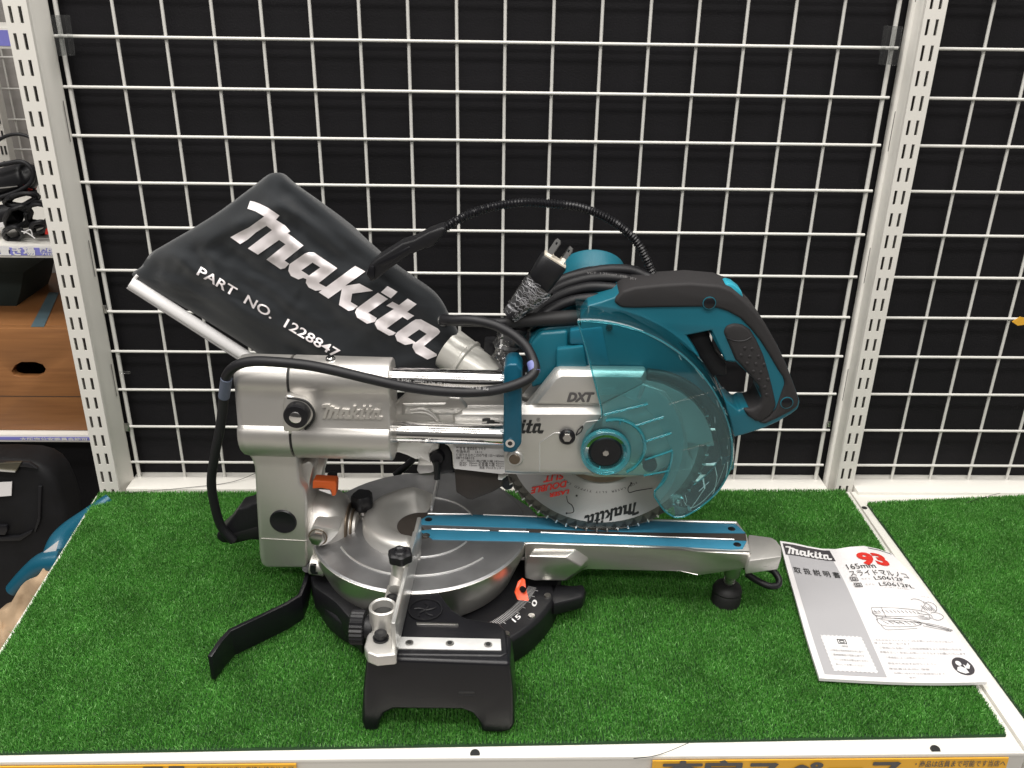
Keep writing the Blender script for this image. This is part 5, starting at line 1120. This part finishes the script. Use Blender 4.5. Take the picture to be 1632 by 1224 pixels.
for s, t, k, dk in ((.500, .252, 1, 0), (.507, .300, 1, 0), (.222, .742, 1, .001)):
    mm = M()
    for w, h in ((.026*k, .014*k), (.013*k, .007*k)):
        for (a, b, c, d) in ((-w, -h, w, -h), (w, -h, w, h), (w, h, -w, h), (-w, h, -w, -h)): mm.tube([page(s+a, t+b, .0012), page(s+c, t+d, .0012)], .00035, 5, sub=1)
    mm.build('double_insulation_mark', INK, man)
# stamp-like white box with a serrated edge
bx = [(.095, .705), (.360, .700), (.372, .925), (.105, .925)]; ed = []
for k in range(4):
    a, b = bx[k], bx[(k+1) % 4]; N = 20
    for i in range(N): t = i/N; o = (.004 if i % 2 else -.004); ed.append((a[0]+(b[0]-a[0])*t+(o if k % 2 else 0), a[1]+(b[1]-a[1])*t+(0 if k % 2 else o)))
ce = (.232, .814); v = [page(*ce, .0008)]; f = []
for k in range(1, 6): v += [page(ce[0]+(s-ce[0])*k/5, ce[1]+(t-ce[1])*k/5, .0008) for s, t in ed]
n = len(ed)
for i in range(n): f.append((0, 1+i, 1+(i+1) % n))
for k in range(4):
    for i in range(n): a = 1+k*n+i; b = 1+k*n+(i+1) % n; f.append((a, a+n, b+n, b))
build('white_box', v, f, PRINTW, man, smooth=80)
j = M()
for body, s0, s1, t in (('二重絶縁', .20, .25, .778), ('この製品は電気用品安全法に基づく', .12, .345, .806), ('二重絶縁構造の電動工具です', .12, .33, .832), ('アースを取る必要はありません', .13, .345, .860), ('安心してお使いください', .13, .31, .888)):
    txt('', body, (s0, t), (s1, t), (0, -.010), PS(.0011), INKL, man, jobs=j)
j.build('box_small_print', INKL, man)
# round read-the-manual symbol
cs, ct = .915, .875; v = [page(cs, ct, .0006)]; f = []; n = 40
for k in range(1, 4): v += [page(cs+.062*math.cos(2*PI*i/n)*k/3, ct+.056*math.sin(2*PI*i/n)*k/3, .0006) for i in range(n)]
for i in range(n): f.append((0, 1+i, 1+(i+1) % n))
for k in range(2):
    for i in range(n): a = 1+k*n+i; b = 1+k*n+(i+1) % n; f.append((a, a+n, b+n, b))
build('round_symbol', v, f, DGREYP, man, smooth=80)
def blob(pts): j.add([page(a, b, .0010) for a, b in pts], [tuple(range(len(pts)))])
j = M(); blob([(cs-.018+.017*math.cos(q), ct-.020+.015*math.sin(q)) for q in [2*PI*i/16 for i in range(16)]]); blob([(cs-.050, ct+.024), (cs-.038, ct+.004), (cs-.015, ct-.003), (cs+.010, ct+.012), (cs+.014, ct+.040), (cs-.010, ct+.045), (cs-.035, ct+.036)])
blob([(cs+.006, ct-.014), (cs+.020, ct-.004), (cs+.040, ct-.024), (cs+.046, ct-.006), (cs+.030, ct+.014), (cs+.008, ct+.010)]); j.build('symbol_reader', PRINTW, man)
# line drawing of the saw
mm = M(); LD = [[(.60, .45), (.62, .43), (.80, .44), (.90, .455), (.91, .49), (.88, .51), (.64, .51), (.60, .49), (.60, .45)], [(.88, .455), (.90, .42), (.93, .385), (.955, .36), (.985, .37), (.99, .40), (.97, .44), (.93, .46)], [(.93, .385), (.92, .355), (.885, .345), (.86, .355)], [(.95, .45), (.985, .46), (.99, .49), (.95, .52), (.92, .51)],
    [(.60, .53), (.66, .52), (.78, .53), (.84, .55), (.80, .58), (.68, .59), (.61, .575), (.60, .53)], [(.80, .545), (.90, .56), (.98, .59), (.985, .605), (.94, .60), (.84, .575)], [(.61, .575), (.62, .61), (.66, .615), (.80, .60)], [(.60, .47), (.88, .475)], [(.60, .485), (.88, .492)], [(.64, .51), (.63, .53)], [(.88, .48), (.92, .475), (.92, .505), (.88, .505)], [(.66, .545), (.74, .56)], [(.61, .50), (.60, .545)], [(.70, .52), (.90, .52)], [(.93, .36), (.96, .40), (.94, .44)], [(.66, .43), (.66, .51)]]
LD += [[(.61+.022*i, .455), (.62+.022*i, .475)] for i in range(12)]+[[(.63+.03*i, .545), (.655+.03*i, .57)] for i in range(7)]+[[(.90+.012*i, .40+.01*(i % 2)), (.91+.012*i, .44)] for i in range(6)]+[[(.60, .50), (.70, .505), (.88, .50)], [(.62, .535), (.78, .545), (.86, .56), (.97, .60)], [(.86, .565), (.97, .595), (.975, .61), (.95, .607)], [(.60, .46), (.595, .48), (.605, .50)], [(.965, .598), (.97, .60), (.965, .604)]]
for L_ in LD: mm.tube([page(.50+(s-.585)*1.22, .40+(t-.345)*.89, .0009) for s, t in L_], .0002, 4, sub=4)
mm.build('line_drawing', INKG, man)
# ---- loose bits on the turf and ledge
rr = random.Random(2)
o = M().tube([WZ(198, 786, .004), WZ(290, 778, .004), WZ(370, 768, .004), WZ(420, 748, .012)], .00035, 5, sub=5).build('stray_fibre', INK); o['label'] = 'thin dark stray fibre lying across the ledge left of the saw'; o['category'] = 'fibre'
o = M().tube([WZ(1540, 801, .009), WZ(1570, 792, .006), WZ(1594, 786, .004)], .0003, 5, sub=4).build('stray_fibre', INK); o['label'] = 'thin dark stray fibre on the ledge behind the empty turf'; o['category'] = 'fibre'
o = M().tube([WZ(1010, 1209, .002), WZ(1050, 1203, .002), WZ(1100, 1183, .006)], .0003, 5, sub=4).build('stray_fibre', INK); o['label'] = 'thin dark stray fibre at the front lip below the saw'; o['category'] = 'fibre'

# ================================================================== LIGHT
def area(name, x, y, z, sx, sy, e, tx=0, ty=-.3, tz=0, col=(1, .965, .92)):
    L = bpy.data.lights.new(name, 'AREA'); L.shape = 'RECTANGLE'; L.size = sx; L.size_y = sy; L.energy = e; L.color = col
    o = bpy.data.objects.new(name, L); COL.objects.link(o); o.location = (x, y, z); d = Vector((tx-x, ty-y, tz-z)); o.rotation_euler = d.to_track_quat('-Z', 'Y').to_euler(); return o
area('ceiling_tube_light', 0, -1.25, 2.1, 2.4, .3, 38, 0, -1.25)
area('ceiling_tube_light', .2, -.35, 2.2, 2.6, .5, 34, .2, -.35)
area('ceiling_tube_light', 0, -2.6, 2.1, 2.4, .25, 38, 0, -2.2)
area('ceiling_tube_light', -1.7, -.8, 2.1, 0.25, 2.4, 20, -1.6, -.8)
w = bpy.data.worlds.new('World'); sc.world = w; w.use_nodes = True; nt = w.node_tree; bg = nt.nodes['Background']
# a dim store interior: pale ceiling above, darker aisles around
tc = nt.nodes.new('ShaderNodeTexCoord'); sp = nt.nodes.new('ShaderNodeSeparateXYZ'); nt.links.new(tc.outputs['Generated'], sp.inputs[0])
rp = nt.nodes.new('ShaderNodeValToRGB'); e = rp.color_ramp.elements; e[0].position = .45; e[0].color = (.10, .095, .09, 1); e[1].position = .85; e[1].color = (.62, .60, .57, 1)
mr = nt.nodes.new('ShaderNodeMapRange'); mr.inputs[1].default_value = -1; mr.inputs[2].default_value = 1; nt.links.new(sp.outputs['Z'], mr.inputs[0]); nt.links.new(mr.outputs[0], rp.inputs[0]); nt.links.new(rp.outputs[0], bg.inputs['Color'])
bg.inputs['Strength'].default_value = .6
sc.view_settings.view_transform = 'Standard'; sc.view_settings.look = 'None'; sc.view_settings.gamma = 1; sc.view_settings.exposure = 0
sc.cycles.max_bounces = 10; sc.cycles.transparent_max_bounces = 24; sc.cycles.use_denoising = True
